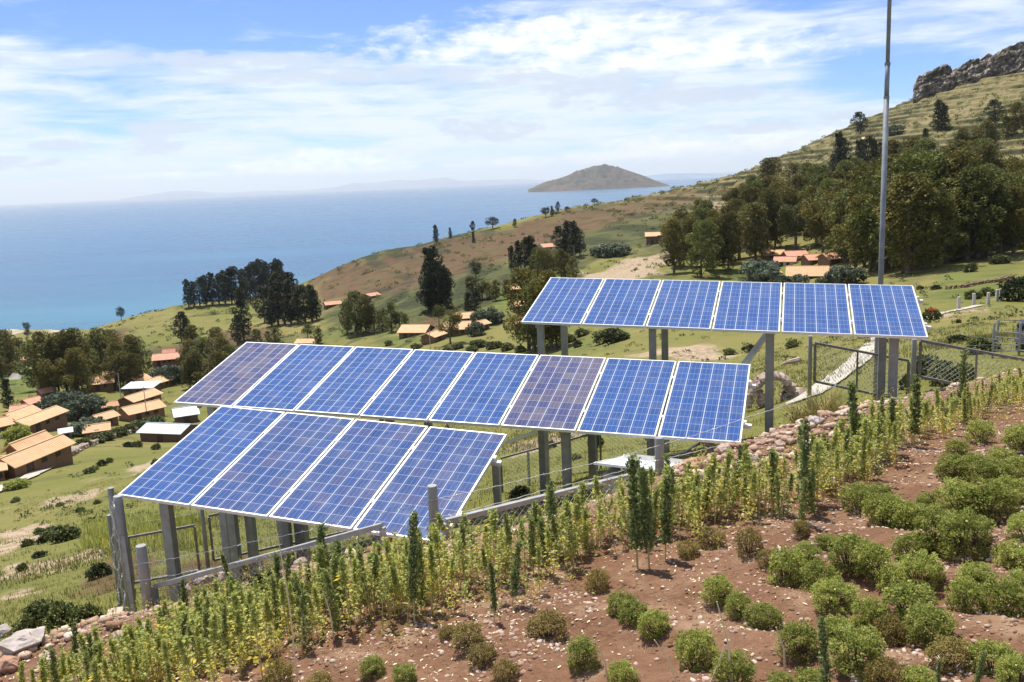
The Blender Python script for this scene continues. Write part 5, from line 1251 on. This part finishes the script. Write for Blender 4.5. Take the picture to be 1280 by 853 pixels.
# twiggy dry bush beside the stone arch
for (u, vb, vt, lb) in [(1030, 516, 462, 'grey leafless twiggy bush by the fence corner'), (1052, 512, 478, 'lower grey twiggy bush under the fence frame'), (1000, 512, 476, 'sprawling dry bush in front of the stone arch')]:
    p = at(u, vb, 14.2); p = np.array([p[0], p[1], g1(p[0], p[1])]); d = np.hypot(p[0], p[1]); h = (vb - vt) / FPX * d; b = MB()
    for k in range(60):
        a = random.uniform(0, 6.28); q = random.uniform(.2, .75) * h; z = random.uniform(.45, 1) * h
        m1 = (q * .4 * math.cos(a) + random.uniform(-.05, .05), q * .4 * math.sin(a), z * .5); e1 = (q * math.cos(a), q * math.sin(a), z)
        b.tube([(0, 0, -.05), m1, e1], [.008, .006, .002], 4, False)
        for w in range(3): b.tube([m1, (e1[0] + random.uniform(-.12, .12), e1[1] + random.uniform(-.12, .12), e1[2] + random.uniform(-.15, .05))], [.004, .0015], 3, False)
    t = thing('dry_bush', lb, 'bush', p, 0, 'twiggy bushes by the fence'); b.build('branches', M['stem'], t)
    Cc = np.array([[random.gauss(0, .3) * h, random.gauss(0, .3) * h, abs(random.gauss(.5, .2)) * h] for _ in range(160)]); V, Fq = leaf_quads(Cc, .045, .5); np_mesh('foliage', V, Fq, M['leaf_shrub'], t, rng.random(len(V)))
# ------------------------------------------------------------------ the field in front: crop bushes, quinoa, straw, stones
def crop_maker(matn, seed, n=3300, size=.0185, tall=.95):
    """a low leafy crop plant, about 0.3 m across"""
    def make():
        random.seed(seed); global rng; rng = np.random.default_rng(seed)
        t = thing('crop_bush', '', 'crop plant'); cl = []; st = MB(); nb = 46
        for k in range(nb):
            a = k * 2.4 + random.uniform(-.4, .4); rr = math.sqrt((k + .5) / nb) * .135; z = .06 + .20 * tall * math.sqrt(max(.05, 1 - (rr / .17) ** 2)) * random.uniform(.55, 1.08)
            c = (rr * math.cos(a) * 1.12, rr * math.sin(a), z); cl.append((c, random.uniform(.026, .048), random.uniform(.7, 1.3)))
            if k % 2 == 0: st.tube([(c[0] * .1, c[1] * .1, -.05), (c[0] * .6, c[1] * .6, z * .55), c], [.004, .003, .0015], 4, False)
        for k in range(22):
            a = k * 2.4; q = random.uniform(.09, .15); cl.append(((q * math.cos(a) * 1.1, q * math.sin(a), random.uniform(.03, .10)), random.uniform(.028, .045), 1))
        V, Fq, T = clumps_to_leaves(cl, n / nb, size, .5, 1.15, .5, .18, .4)
        st.build('stems', M['twig'], t); np_mesh('foliage', V, Fq, M[matn], t, T)
        return t
    return make
CP = {'g': [Pool(crop_maker('leaf_bush', 51)), Pool(crop_maker('leaf_bush', 52)), Pool(crop_maker('leaf_bush', 53, 3500, .017)), Pool(crop_maker('leaf_bush', 54, 2900, .020))],
      'o': [Pool(crop_maker('leaf_bush_brown', 55, 2300)), Pool(crop_maker('leaf_bush_brown', 56, 2000))]}
def quinoa_maker(matn, seed, dense, yellowing):
    """an upright seed stalk about 0.7 m tall"""
    def make():
        random.seed(seed); global rng; rng = np.random.default_rng(seed)
        t = thing('quinoa_stalk', '', 'quinoa plant'); Hh = .7; cx, cy = random.uniform(-.04, .04), random.uniform(-.04, .04)
        ax = lambda f: np.array([cx * f * f, cy * f * f, Hh * f])
        st = MB(); st.tube([(0, 0, -.06)] + [tuple(ax(f)) for f in (.3, .6, .97)], [.0062, .0055, .0045, .002], 5, False); 
        f0 = random.uniform(.10, .22) if dense else random.uniform(.08, .20)
        Cs, Os, Sz, Ts = [], [], [], []
        fs = f0 if dense else random.uniform(.60, .72)
        ns = int(30 * (1 - fs) / .4)
        lumps = [(random.uniform(fs, .95), random.uniform(0, 6.28), random.uniform(.012, .034)) for _ in range(9)] if dense else []
        for (f, a0, off) in lumps:
            m = 16; a = rng.uniform(0, 6.28, m); q = .017 * rng.random(m) ** .5
            Cs.append(ax(f) + np.array([off * math.cos(a0), off * math.sin(a0), 0]) + np.stack([q * np.cos(a), q * np.sin(a), rng.normal(.01, .022, m)], -1)); Os.append(np.stack([np.full(m, math.cos(a0) * .6), np.full(m, math.sin(a0) * .6), np.full(m, 1.0)], -1)); Sz.append(rng.uniform(.016, .03, m)); Ts.append(rng.uniform(.1, .95, m))
        for k in range(ns):                                              # flower and seed clusters crowding the top
            f = fs + (1 - fs) * (k + random.random()) / ns; w = (.027 if dense else .025) * (1.25 - f) ** .4 * 1.7 * random.uniform(.6, 1.25)
            m = 11; a = rng.uniform(0, 6.28, m); q = w * rng.random(m) ** .6
            Cs.append(ax(f) + np.stack([q * np.cos(a), q * np.sin(a), rng.normal(0, .012, m)], -1)); Os.append(np.stack([np.cos(a) * .7, np.sin(a) * .7, np.full(m, 1.1)], -1)); Sz.append(rng.uniform(.018, .034, m)); Ts.append(rng.uniform(.1, .9, m) if dense else rng.uniform(.2, .65, m))
        nl = 70 if dense else 125
        for k in range(nl):                                              # leaves on short stalks
            f = f0 + (1 - f0) * random.random() ** 1.2 * .95; a = random.uniform(0, 6.28); q = random.uniform(.012, .055 if dense else .09) * (1.25 - f * .8)
            Cs.append((ax(f) + np.array([q * math.cos(a), q * math.sin(a), random.uniform(-.015, .02)]))[None]); Os.append(np.array([[math.cos(a), math.sin(a), random.uniform(-.4, .7)]])); Sz.append(np.array([random.uniform(.028, .056)]))
            Ts.append(np.array([min(1, max(0, random.gauss(.5, .22) + (.45 * (1 - f) if yellowing else 0)))]))
        Cc = np.concatenate(Cs); O = np.concatenate(Os); O /= np.linalg.norm(O, axis=1)[:, None]
        V, Fq = leaf_quads(Cc, np.concatenate(Sz), .55, O, .7)
        nA = sum(len(c) for c in Cs[:ns + len(lumps)])
        T = np.repeat(np.concatenate(Ts), 4)
        st.build('stem', M['stem'], t)
        np_mesh('seed_head', V[:nA * 4], Fq[:nA], M[matn], t, T[:nA * 4]); np_mesh('leaves', V[nA * 4:], Fq[:len(Fq) - nA], M[matn], t, T[nA * 4:])
        return t
    return make
QP = {'d': [Pool(quinoa_maker('leaf_q_dark', 61 + k, True, False)) for k in range(4)],
      'm': [Pool(quinoa_maker('leaf_q_mid', 71 + k, k % 2 == 0, True)) for k in range(4)],
      'y': [Pool(quinoa_maker('leaf_q_yellow', 81 + k, False, True)) for k in range(6)]}
_qc = [0]
def quinoa(kind, xy, h, label, group):
    _qc[0] += 1; R2 = random.Random(_qc[0] * 31); pool = QP[kind][_qc[0] % len(QP[kind])]; s = h / .7; w = s * R2.uniform(.9, 1.25)
    o = pool.put((xy[0], xy[1], g1(*xy) - .01), R2.uniform(0, 6.28), (w, w, s), label, group, (R2.gauss(0, .08), R2.gauss(0, .08)))
    o.name = 'quinoa_stalk'; o['category'] = 'quinoa plant'; return o
# stand-out dark stalks
for (u, vb, vt, lb) in [(518, 778, 643, 'tallest dark green quinoa stalk standing against the third and fourth front panels'), (404, 752, 652, 'dark quinoa stalk rising over the lower edge of the second front panel'), (428, 768, 672, 'dark thick quinoa stalk just right of the one over the second panel'),
                        (294, 745, 692, 'small dark quinoa stalk before the fence rail left of the pale rocks'), (92, 858, 790, 'dark broad quinoa plant standing alone among the rocks'), (355, 772, 690, 'dark quinoa stalk crossed by the tall pale straw'), (235, 790, 728, 'dark quinoa stalk beside the shortest round fence post'),
                        (797, 712, 575, 'darkest thick quinoa stalk in front of the metal cabinet'), (812, 712, 580, 'dark stalk twinned with the darkest one by the cabinet'), (832, 700, 596, 'dark quinoa stalk just right of the round post by the cabinet'), (694, 700, 600, 'tall dark green stalk in front of the long fence rail'), (716, 710, 622, 'green stalk just right of the tall one at the long fence rail'),
                        (915, 635, 558, 'slim dark stalk rising before the stony heap'), (968, 640, 563, 'slim dark stalk in the middle of the stony heap'), (1005, 648, 532, 'tall dark slender stalk right of the stony heap'), (1073, 585, 490, 'dark stalk below the last fence frame'), (1118, 570, 505, 'dark stalk below the double upper posts'), (1142, 560, 482, 'blue green stalk below the right upper posts'), (1200, 520, 448, 'blue green stalk touching the right hand fence rail'), (880, 648, 580, 'green stalk at the foot of the orange stone'),
                        (618, 778, 700, 'green stalk in the thicket below the last front panel'), (640, 760, 672, 'dark stalk before the start of the long fence rail'), (1034, 866, 768, 'silvery green pointed stalk rising from the bottom edge'), (1172, 872, 824, 'silvery leafy shoot at the bottom edge among the crop bushes'), (1216, 876, 814, 'silvery leafy shoot at the bottom edge near the corner')]:
    p = gp(u, vb); d = p[1]; h = (vb - vt) / FPX * math.hypot(p[0], p[1]) * 1.12
    quinoa('d', p[:2], h, lb, None)
# the strip along the crest
random.seed(99)
LIM = [(-50, 930), (60, 920), (200, 900), (290, 872), (350, 840), (440, 800), (520, 790), (600, 772), (700, 735), (760, 706), (830, 690), (900, 668), (1000, 655), (1060, 630), (1120, 590), (1160, 558), (1220, 535), (1290, 512), (1400, 480)]
UPL = [(-60, 920), (0, 900), (80, 868), (140, 850), (200, 824), (300, 776), (420, 746), (500, 728), (560, 714), (640, 700), (700, 682), (760, 662), (830, 640), (860, 640), (940, 622), (1000, 612), (1050, 584), (1100, 558), (1150, 536), (1200, 516), (1290, 484), (1400, 440)]
cnt = 0; tries = 0; used = []
SEC = [(-9, -2.2, 'below the left front panels'), (-2.2, 0.3, 'below the right front panels'), (0.3, 2.2, 'around the round post by the metal cabinet'), (2.2, 4.6, 'in front of the stony heap'), (4.6, 20, 'along the fence rail past the upper posts')]
while cnt < 272 and tries < 30000:
    tries += 1; x = random.uniform(-5.2, 11.0); y = random.uniform(3.8, 17.0); d = float(crest_d(np.array([x]), np.array([y]))[0])
    if not ((-5.0 if x < -.8 else -3.2) < d < 0.05) or math.hypot(x, y) > 16.5: continue
    u, v = proj((x, y, g1(x, y)))
    if v > np.interp(u, *zip(*LIM)) - random.uniform(-4, 30) or not (-20 < u < 1300): continue
    if v < np.interp(u, *zip(*UPL)): continue                              # the stony crest stays bare
    if any((x - a) ** 2 + (y - b_) ** 2 < .07 ** 2 for a, b_ in used): continue
    used.append((x, y)); cnt += 1
    k = random.random(); blue = x > 4.6 and d > -.9
    kind = 'd' if k < (.30 if blue else .04) else ('m' if k < (.8 if blue else .30) else 'y')
    hh = random.uniform(.36, .60) * (.9 if x < -2.5 else 1) * (.78 if x > 4.5 else 1)
    sec = [s for a, b_, s in SEC if a <= x < b_][0]
    wd = {'d': 'dark green', 'm': 'green', 'y': 'yellowing'}[kind]
    quinoa(kind, (x, y), hh, f'{wd} quinoa stalk in the crowded strip {sec}', f'{wd} quinoa stalks {sec}')
# crop bushes
BUSH = [(466, 850, 40, 'g'), (506, 856, 34, 'g'), (585, 815, 46, 'o'), (603, 836, 44, 'o'), (632, 858, 46, 'o'), (683, 806, 58, 'o'), (728, 842, 52, 'g'), (778, 862, 42, 'g'), (748, 742, 36, 'o'), (776, 772, 38, 'g'), (793, 782, 40, 'g'), (818, 800, 50, 'g'), (870, 842, 64, 'g'), (917, 868, 62, 'g'), (897, 756, 40, 'g'), (923, 776, 42, 'g'), (955, 792, 52, 'g'), (936, 700, 46, 'o'), (1001, 672, 28, 'o'),
        (985, 738, 62, 'g'), (1024, 748, 62, 'g'), (1008, 712, 44, 'g'), (1044, 766, 60, 'g'), (1062, 720, 66, 'g'), (1090, 728, 62, 'g'), (1108, 668, 70, 'g'), (1135, 672, 60, 'g'), (1072, 640, 50, 'g'), (1098, 640, 50, 'g'), (1150, 745, 62, 'g'), (1142, 704, 54, 'g'), (1172, 690, 70, 'g'), (1206, 702, 78, 'g'), (1200, 652, 66, 'g'), (1232, 660, 74, 'g'), (1262, 640, 56, 'g'), (1268, 714, 50, 'g'), (1242, 614, 52, 'g'), (1190, 604, 50, 'g'), (1218, 604, 48, 'g'), (1276, 610, 50, 'g'), (1276, 565, 46, 'g'), (1226, 558, 40, 'g'), (1196, 574, 34, 'g'), (1252, 588, 40, 'g'),
        (1256, 782, 78, 'g'), (1206, 772, 54, 'g'), (1162, 812, 66, 'g'), (1188, 842, 58, 'o'), (1240, 846, 58, 'g'), (1272, 862, 56, 'g'), (1070, 845, 70, 'g'), (998, 826, 58, 'g'), (1086, 796, 60, 'g'), (1112, 810, 54, 'o'), (1136, 776, 66, 'g'), (1046, 806, 50, 'g'), (1108, 874, 60, 'o'), (1280, 755, 56, 'g'), (1034, 690, 34, 'g'), (1158, 645, 36, 'g'), (960, 712, 34, 'o'), (1118, 744, 50, 'g'), (1220, 736, 44, 'g'), (1284, 680, 46, 'g'), (1015, 868, 46, 'g'), (975, 872, 40, 'g'), (490, 700, 0, 'x'), (400, 868, 36, 'o'), (350, 866, 44, 'o'), (560, 800, 26, 'o'), (860, 700, 34, 'o'), (890, 690, 36, 'o'), (1148, 868, 46, 'g')]
BUSH = [q for q in BUSH if q[3] != 'x']
bands = [(0, 640, 'in the highest corner rows of the field'), (640, 700, 'in the row below the highest corner rows'), (700, 760, 'in the middle row of the field'), (760, 815, 'in the second row above the bottom edge'), (815, 900, 'in the lowest row at the bottom edge')]
ctr = {}
for (u, vb, w, k) in sorted(BUSH):
    lb = [s for a, b_, s in bands if a <= vb < b_][0]; kk = (lb, k); ctr[kk] = ctr.get(kk, -1) + 1
    p = gp(u, vb - w * .16); r = math.hypot(p[0], p[1]); _qc[0] += 1; R2 = random.Random(_qc[0] * 13)
    s = w / FPX * math.hypot(r, p[2]) / .30 * (.71 if u > 960 else .76); pool = CP[k][_qc[0] % len(CP[k])]
    nm = ORD[min(ctr[kk], 19)] + ' from the left'
    o = pool.put((p[0], p[1], p[2] - .012), R2.uniform(0, 6.28), (s * R2.uniform(.85, 1.2), s * R2.uniform(.85, 1.2), s * R2.uniform(.8, 1.12)), f"{'green leafy' if k == 'g' else 'brownish withered'} crop bush, {nm}, {lb}", 'crop bushes of the field')
    o.name = 'crop_bush'; o['category'] = 'crop plant'
# dry pale stalks
for (pa, pb, lb) in [((372, 858), (347, 668), 'tallest pale straw stalk standing before the front panels'), ((322, 790), (288, 752), 'pale straw leaning across the plants near the fence corner'), ((418, 800), (402, 735), 'short pale straw among the quinoa'), ((761, 856), (743, 800), 'pale bent stick at the bottom edge before the brown bushes'), ((848, 858), (818, 800), 'pale stick leaning toward the middle bushes'),
                     ((916, 858), (896, 752), 'long pale stick in front of a green bush'), ((884, 856), (906, 806), 'pale stick crossing the long one'), ((982, 844), (970, 784), 'short pale stick beside the silvery stalk'), ((690, 742), (648, 718), 'pale straw lying by the strip edge')]:
    a = gp(*pa); d = a[1]; q = at(pb[0], pb[1], d - .05); b = MB(); mid = (a + q) / 2 + np.array([.015, 0, .01])
    b.tube([(0, 0, -.03), mid - a, q - a], [.006, .005, .0025], 5); o = b.build('dry_stalk', M['straw']); o.location = a; tag(o, lb, 'dry stalk')

# stones
random.seed(5)
def rock(u, v, w, m, label, sink=.3, y=None):
    p = gp(u, v) if y is None else at(u, v, y); r = np.linalg.norm(p); s = w / FPX * r / 2
    b = MB(); stone(b, (0, 0, 0), s, .75); o = b.build('rock', M[m]); o.location = (p[0], p[1], p[2] + s * .3)
    import bmesh
    bm = bmesh.new(); bm.from_mesh(o.data); bmesh.ops.subdivide_edges(bm, edges=bm.edges[:], cuts=5, use_grid_fill=True)
    k = random.uniform(0, 90)
    for vt in bm.verts:
        c = vt.co / s; n1 = float(fbm(np.array([c.x * 1.3 + c.z + k]), np.array([c.y * 1.3 - c.z * .7 + k]), 4)[0]); n2 = abs(float(fbm(np.array([c.x * 3 - c.z * 2 + k]), np.array([c.y * 3 + c.z * 2]), 3)[0]))
        vt.co *= 1 + .22 * n1 - .12 * n2
    bm.to_mesh(o.data); bm.free()
    tag(o, label, 'rock', 'larger rocks on the crest'); return o
for (u, v, w, m, lb) in [(28, 812, 44, 'stone_grey', 'big pale rounded boulder at the picture edge'), (60, 832, 34, 'stone', 'angular brown boulder next to the pale rounded one'), (8, 838, 30, 'stone_red', 'reddish rock cut by the picture edge below the pale boulder'), (4, 795, 22, 'stone_grey', 'purple grey rock behind the pale rounded boulder'), (82, 776, 14, 'stone', 'small pink rock below the large leafy shrub'), (94, 778, 12, 'stone', 'second small pink rock below the large leafy shrub'),
                         (254, 728, 34, 'stone_grey', 'grey boulder leaning on the fence rail'), (284, 726, 32, 'stone', 'pinkish flat boulder beside the grey one'), (268, 734, 18, 'stone_red', 'dark red rock between grey and pink boulders'), (228, 742, 26, 'stone', 'pale stone at the foot of the shortest round post'), (243, 730, 16, 'stone_red', 'orange stone left of the grey boulder'), (350, 714, 16, 'stone', 'grey pink stone among the quinoa under the front panels'), (378, 706, 20, 'stone', 'flat pale stone on the crest under the third panel'),
                         (482, 680, 24, 'stone_red', 'rounded reddish stone left of the middle round post'), (528, 672, 20, 'stone', 'pale round stone touching the middle round post'), (553, 668, 20, 'stone_red', 'smooth orange pink stone right of the middle round post'), (500, 690, 16, 'stone', 'small pale stone under the fourth front panel'), (515, 694, 14, 'stone', 'small stone next to the middle post'),
                         (868, 585, 30, 'stone_red', 'orange stone topping the stony heap by the cabinet'), (905, 567, 26, 'stone', 'pale block on the stony heap under the middle panels'), (928, 590, 26, 'stone', 'tan stone in the middle of the stony heap'), (938, 578, 22, 'stone_grey', 'grey stone in the stony heap'), (886, 560, 20, 'stone', 'pale flat stone just under the last middle panel'), (1018, 530, 22, 'stone_grey', 'pale slab on top of the crest below the fence corner'), (975, 560, 20, 'stone', 'tan stone near the upper end of the stony heap'), (1002, 545, 18, 'stone_red', 'reddish stone near the pale slab'), (912, 612, 20, 'stone', 'stone at the foot of the stony heap'), (868, 612, 18, 'stone', 'small stone below the orange one'), (845, 640, 16, 'stone', 'small stone at the foot of the post by the cabinet'),
                         (150, 800, 20, 'stone', 'flat pink stone before the concrete block'), (180, 790, 22, 'stone', 'pink stone in front of the tall corner posts'), (165, 812, 18, 'stone_red', 'reddish stone before the tall corner posts'), (120, 812, 16, 'stone_grey', 'grey stone on the stony edge left of the corner posts')]:
    rock(u, v, w, m, lb)
def stones_np(P, Rr, m, name):
    g = np.array([v for v in (Vector(q) for q in stone_dirs)]); F0 = np.array(stone_faces)
    n = len(P); rg = np.random.default_rng(3); J = rg.uniform(.6, 1.25, (n, 12, 1)); S = rg.uniform(.65, 1.3, (n, 1, 3)) * np.array([1, 1, .62]); a = rg.uniform(0, 6.28, n); ca, sa = np.cos(a)[:, None], np.sin(a)[:, None]
    V = g[None] * J * S * Rr[:, None, None]; X = V[..., 0] * ca - V[..., 1] * sa; Y = V[..., 0] * sa + V[..., 1] * ca
    V = np.stack([X, Y, V[..., 2]], -1) + P[:, None, :]; Fq = (F0[None] + (np.arange(n) * 12)[:, None, None]).reshape(-1, 3)
    return np_mesh(name, V.reshape(-1, 3), Fq, m, None, np.repeat(rg.random(n), 12))
stone_dirs, stone_faces = [tuple(v) for v in _ico[0]], _ico[1]
def stone_mat(k=1.0):
    def f(t, s):
        c = t.ramp(attr(t, 'tint').outputs['Fac'], [(0, (0.22, 0.115, 0.075)), (.3, (0.32, 0.21, 0.15)), (.65, (0.44, 0.33, 0.255)), (1, (0.58, 0.48, 0.39))])
        n = t.noise(pos(t), 40, 4, .6); c = t.mix(t.ss(n, .4, .7, 0, .5), c, (0.22, 0.12, 0.08)); c = t.mix(1.0, c, (k, k, k), 'MULTIPLY'); t.put(s.inputs['Base Color'], c)
    return mat('gravel', f, .95, 0, .2)
M['gravel'] = stone_mat()
M['clod'] = speckled('clod_soil', (0.135, 0.070, 0.040), (0.22, 0.125, 0.077), 30, .97, spec=.1)
rg = np.random.default_rng(8)
def scatter(n, dlo, dhi, xlo=-8, xhi=13, ylo=2.5, yhi=18, dens=None):
    x = rg.uniform(xlo, xhi, n * 6); y = ylo + (yhi - ylo) * rg.random(n * 6) ** 1.3; d = crest_d(x, y); k = (d > dlo) & (d < dhi)
    if dens is not None: k &= rg.random(len(x)) < dens(x, y, d)
    x, y = x[k][:n], y[k][:n]; return np.stack([x, y, ground(x, y)], -1)
P = scatter(76000, -12, .1, dens=lambda x, y, d: np.clip(.48 + 1.5 * fbm(x * 1.4, y * 1.4, 3), .06, 1)); Rr = .0055 + .020 * rg.random(len(P)) ** 2.5
tag(stones_np(P, Rr, M['gravel'], 'gravel'), 'small pale stones strewn over the reddish field soil', 'gravel', None, 'stuff')
P = scatter(30000, -12, -.2, dens=lambda x, y, d: np.clip(.5 + 1.1 * fbm(x * 2 + 9, y * 2, 3), .06, 1)); Rr = .006 + .018 * rg.random(len(P)) ** 2.2; P[:, 2] -= Rr * .2
tag(stones_np(P, Rr, M['clod'], 'soil_clods'), 'crumbly brown clods of tilled soil', 'soil clods', None, 'stuff')
P = scatter(2600, -.55, .75, dens=lambda x, y, d: np.clip(.35 + .9 * fbm(x * .8 + 5, y * .8, 3), .08, 1)); 
Q = scatter(900, -1.0, .7, 1.6, 5.0, 8, 13); P = np.concatenate([P, Q]); Q = scatter(500, -1.0, .6, -6.5, -4.0, 6.5, 10); P = np.concatenate([P, Q])
Rr = .018 + .06 * rg.random(len(P)) ** 2.5; P[:, 2] += Rr * .3
M['rubble'] = stone_mat(1.2)
tag(stones_np(P, Rr, M['rubble'], 'rubble'), 'heaped broken stones along the crest under the fence', 'rubble', None, 'stuff')
# dead leaves, weeds and grass
P = scatter(9000, -4.2, -.05, dens=lambda x, y, d: np.clip(1.2 - np.abs(d + 1.3) * .5 + fbm(x, y, 3), .02, 1)); P[:, 2] += .006
V, Fq = leaf_quads(P, rg.uniform(.012, .04, len(P)), .4, np.tile([0, 0, 0.0], (len(P), 1)), 0); V[:, 2] = np.repeat(P[:, 2], 4) + (V[:, 2] - np.repeat(P[:, 2], 4)) * .35
tag(np_mesh('dead_leaves', V, Fq, M['straw'], None, rg.random(len(V))), 'dry fallen leaves littering the quinoa strip', 'leaf litter', None, 'stuff')
def tufts(P, hlo, hhi, nb, m, name, spread=.04, wid=.006):
    n = len(P) * nb; B = np.repeat(P, nb, 0) + np.column_stack([rg.normal(0, spread, n), rg.normal(0, spread, n), np.zeros(n)]); h = rg.uniform(hlo, hhi, n) * np.repeat(rg.uniform(.6, 1.3, len(P)), nb)
    a = rg.uniform(0, 6.28, n); ln = rg.uniform(.1, .6, n) * h; T1 = B + np.column_stack([np.cos(a) * ln, np.sin(a) * ln, h]); w = np.column_stack([-np.sin(a), np.cos(a), np.zeros(n)]) * (wid * rg.uniform(.6, 1.4, n))[:, None]
    V = np.stack([B - w, B + w, T1], 1).reshape(-1, 3); return np_mesh(name, V, np.arange(3 * n).reshape(n, 3), m, None, np.repeat(np.clip(np.repeat(rg.normal(.5, .22, len(P)), nb) + rg.normal(0, .1, n), 0, 1), 3))
# low weeds filling the strip
P = scatter(4200, -2.1, .1, dens=lambda x, y, d: np.clip(.30 + 1.2 * fbm(x * .9 + 3, y * .9, 3) + .25 * (d > -1.2), .0, 1) * ~((x > 2.1) & (x < 4.2) & (d > -.75)))
cs = np.repeat(P, 9, 0) + rg.normal(0, .05, (len(P) * 9, 3)) * np.array([1, 1, .0]); cs[:, 2] += np.abs(rg.normal(.04, .10, len(cs)))
V, Fq = leaf_quads(cs, rg.uniform(.016, .04, len(cs)), .5, np.tile([0, 0, .4], (len(cs), 1)), .4)
tag(np_mesh('weeds', V, Fq, M['weed'], None, np.repeat(rg.random(len(cs)), 4)), 'low yellow green weeds growing between the quinoa stalks', 'weeds', None, 'stuff')
# meadow grass behind the crest
n = 60000; th = rg.uniform(-.60, .60, n); r = np.exp(rg.uniform(math.log(9), math.log(75), n)); x, y = r * np.sin(th), r * np.cos(th); d = crest_d(x, y)
k = (d > .5) & (rg.random(n) < np.clip(.5 + 1.1 * fbm(x * .25, y * .25, 4), .05, 1)); x, y = x[k], y[k]; P = np.stack([x, y, ground(x, y) - .02], -1)
near = np.hypot(x, y) < 24
tag(tufts(P[near][:5200], .04, .11, 7, M['grassblade'], 'grass', .05, .006), 'tufted yellow green grass in the fenced yard', 'grass', None, 'stuff')
tag(tufts(P[~near][:12000], .06, .17, 6, M['grassblade'], 'grass', .12, .016), 'tufted yellow green grass on the meadow slope', 'grass', None, 'stuff')
# a patch of reeds on the slope
random.seed(3); P = np.array([gp(random.uniform(105, 250), random.uniform(650, 688)) for _ in range(420)]); tag(tufts(P, .15, .38, 9, M['weed'], 'reeds', .15, .018), 'patch of tall green reeds on the meadow below the village', 'reeds', None, 'stuff')
# the rest of the quinoa, too crowded to count: thin stalks with leaves and small heads
def thicket():
    P = scatter(16000, -5.0, .05, dens=lambda x, y, d: np.clip(.6 + 1.0 * fbm(x * 1.1 + 3, y * 1.1, 3), .08, 1))
    u, v = proj(P); lim = np.interp(u, *zip(*LIM)); ul = np.interp(u, *zip(*UPL)); P = P[(v < lim - 4 - 26 * rg.random(len(P))) & (v > ul + 2) & (u > 60) & (u < 1330)][:2500]
    h = rg.uniform(.22, .50, len(P)) * np.where(P[:, 0] > 4.5, .8, 1); L = rg.normal(0, .05, (len(P), 2)); b = MB(); b2 = []
    V0, F0 = [], []
    for p, hh, l in zip(P, h, L): b.tube([p - np.array([0, 0, .03]), p + np.array([l[0] * .4, l[1] * .4, hh * .55]), p + np.array([l[0], l[1], hh])], [.0042, .0034, .0015], 3, False)
    st = b.build('quinoa_thicket_stems', M['stem']); tag(st, 'thin pale stems of the crowded quinoa strip', 'quinoa stems', None, 'stuff')
    m = 46; f = rg.uniform(.22, 1, (len(P), m)) ** .62; a = rg.uniform(0, 6.28, (len(P), m)); q = rg.uniform(.005, .075, (len(P), m)) * (1.2 - f)
    X = P[:, None, 0] + L[:, None, 0] * f + q * np.cos(a); Y = P[:, None, 1] + L[:, None, 1] * f + q * np.sin(a); Z = P[:, None, 2] + h[:, None] * f
    Cc = np.stack([X, Y, Z], -1).reshape(-1, 3); O = np.stack([np.cos(a), np.sin(a), np.full_like(a, .4)], -1).reshape(-1, 3)
    V, Fq = leaf_quads(Cc, rg.uniform(.020, .046, len(Cc)), .5, O, .6)
    T = np.clip(rg.normal(.45, .2, len(Cc)) + np.repeat(rg.normal(0, .15, len(P)), m) + .30 * (1 - f.ravel()) ** 2, 0, 1)
    tag(np_mesh('quinoa_thicket', V, Fq, M['leaf_q_yellow'], None, np.repeat(T, 4)), 'yellow green thicket of smaller quinoa filling the strip along the crest', 'quinoa', None, 'stuff')
thicket()
def scrub():
    n = 60000; th = rg.uniform(-.62, .66, n); r = np.exp(rg.uniform(math.log(45), math.log(620), n)); x, y = r * np.sin(th), r * np.cos(th); z = ground(x, y)
    fl = sstep(r, 190, 260) * sstep(z, -22, -8); mid_ = sstep(r, 150, 210) * (1 - fl); w = .05 - .03 * mid_ + .10 * sstep(fbm(x * .02, y * .02, 4), -.05, .35) * (1 - .6 * mid_) + mid_ * .30 * (terrace(x, y, z) > .62) * sstep(fbm(x * .03 + 3, y * .03, 4), -.25, .25) + fl * (.9 * (terrace(x, y, z) > .3) + .16) * sstep(fbm(x * .035 + 7, y * .035, 4), -.45, .2)
    k = rg.random(n) < w * np.clip(r / 250, .15, 1); x, y, z, r = x[k], y[k], z[k], r[k]; s = rg.uniform(.3, 1.0, len(x)) * np.clip(r / 240, .45, 1.7); m = 24
    d = sphere_dirs(len(x) * m).reshape(len(x), m, 3); d[..., 2] = np.abs(d[..., 2]); Cc = np.stack([x, y, z], -1)[:, None] + d * s[:, None, None] * np.array([1.2, 1.2, .85]) * rg.uniform(.5, 1, (len(x), m, 1))
    V, Fq = leaf_quads(Cc.reshape(-1, 3), np.repeat(s * .55, m), .55, d.reshape(-1, 3), .4)
    tag(np_mesh('scrub', V, Fq, M['leaf_shrub'], None, np.repeat(np.clip(np.repeat(rg.normal(.5, .2, len(x)), m) + rg.normal(0, .15, len(x) * m), 0, 1), 4)), 'low dark scrub scattered over the hill terraces', 'scrub', None, 'stuff')
scrub()
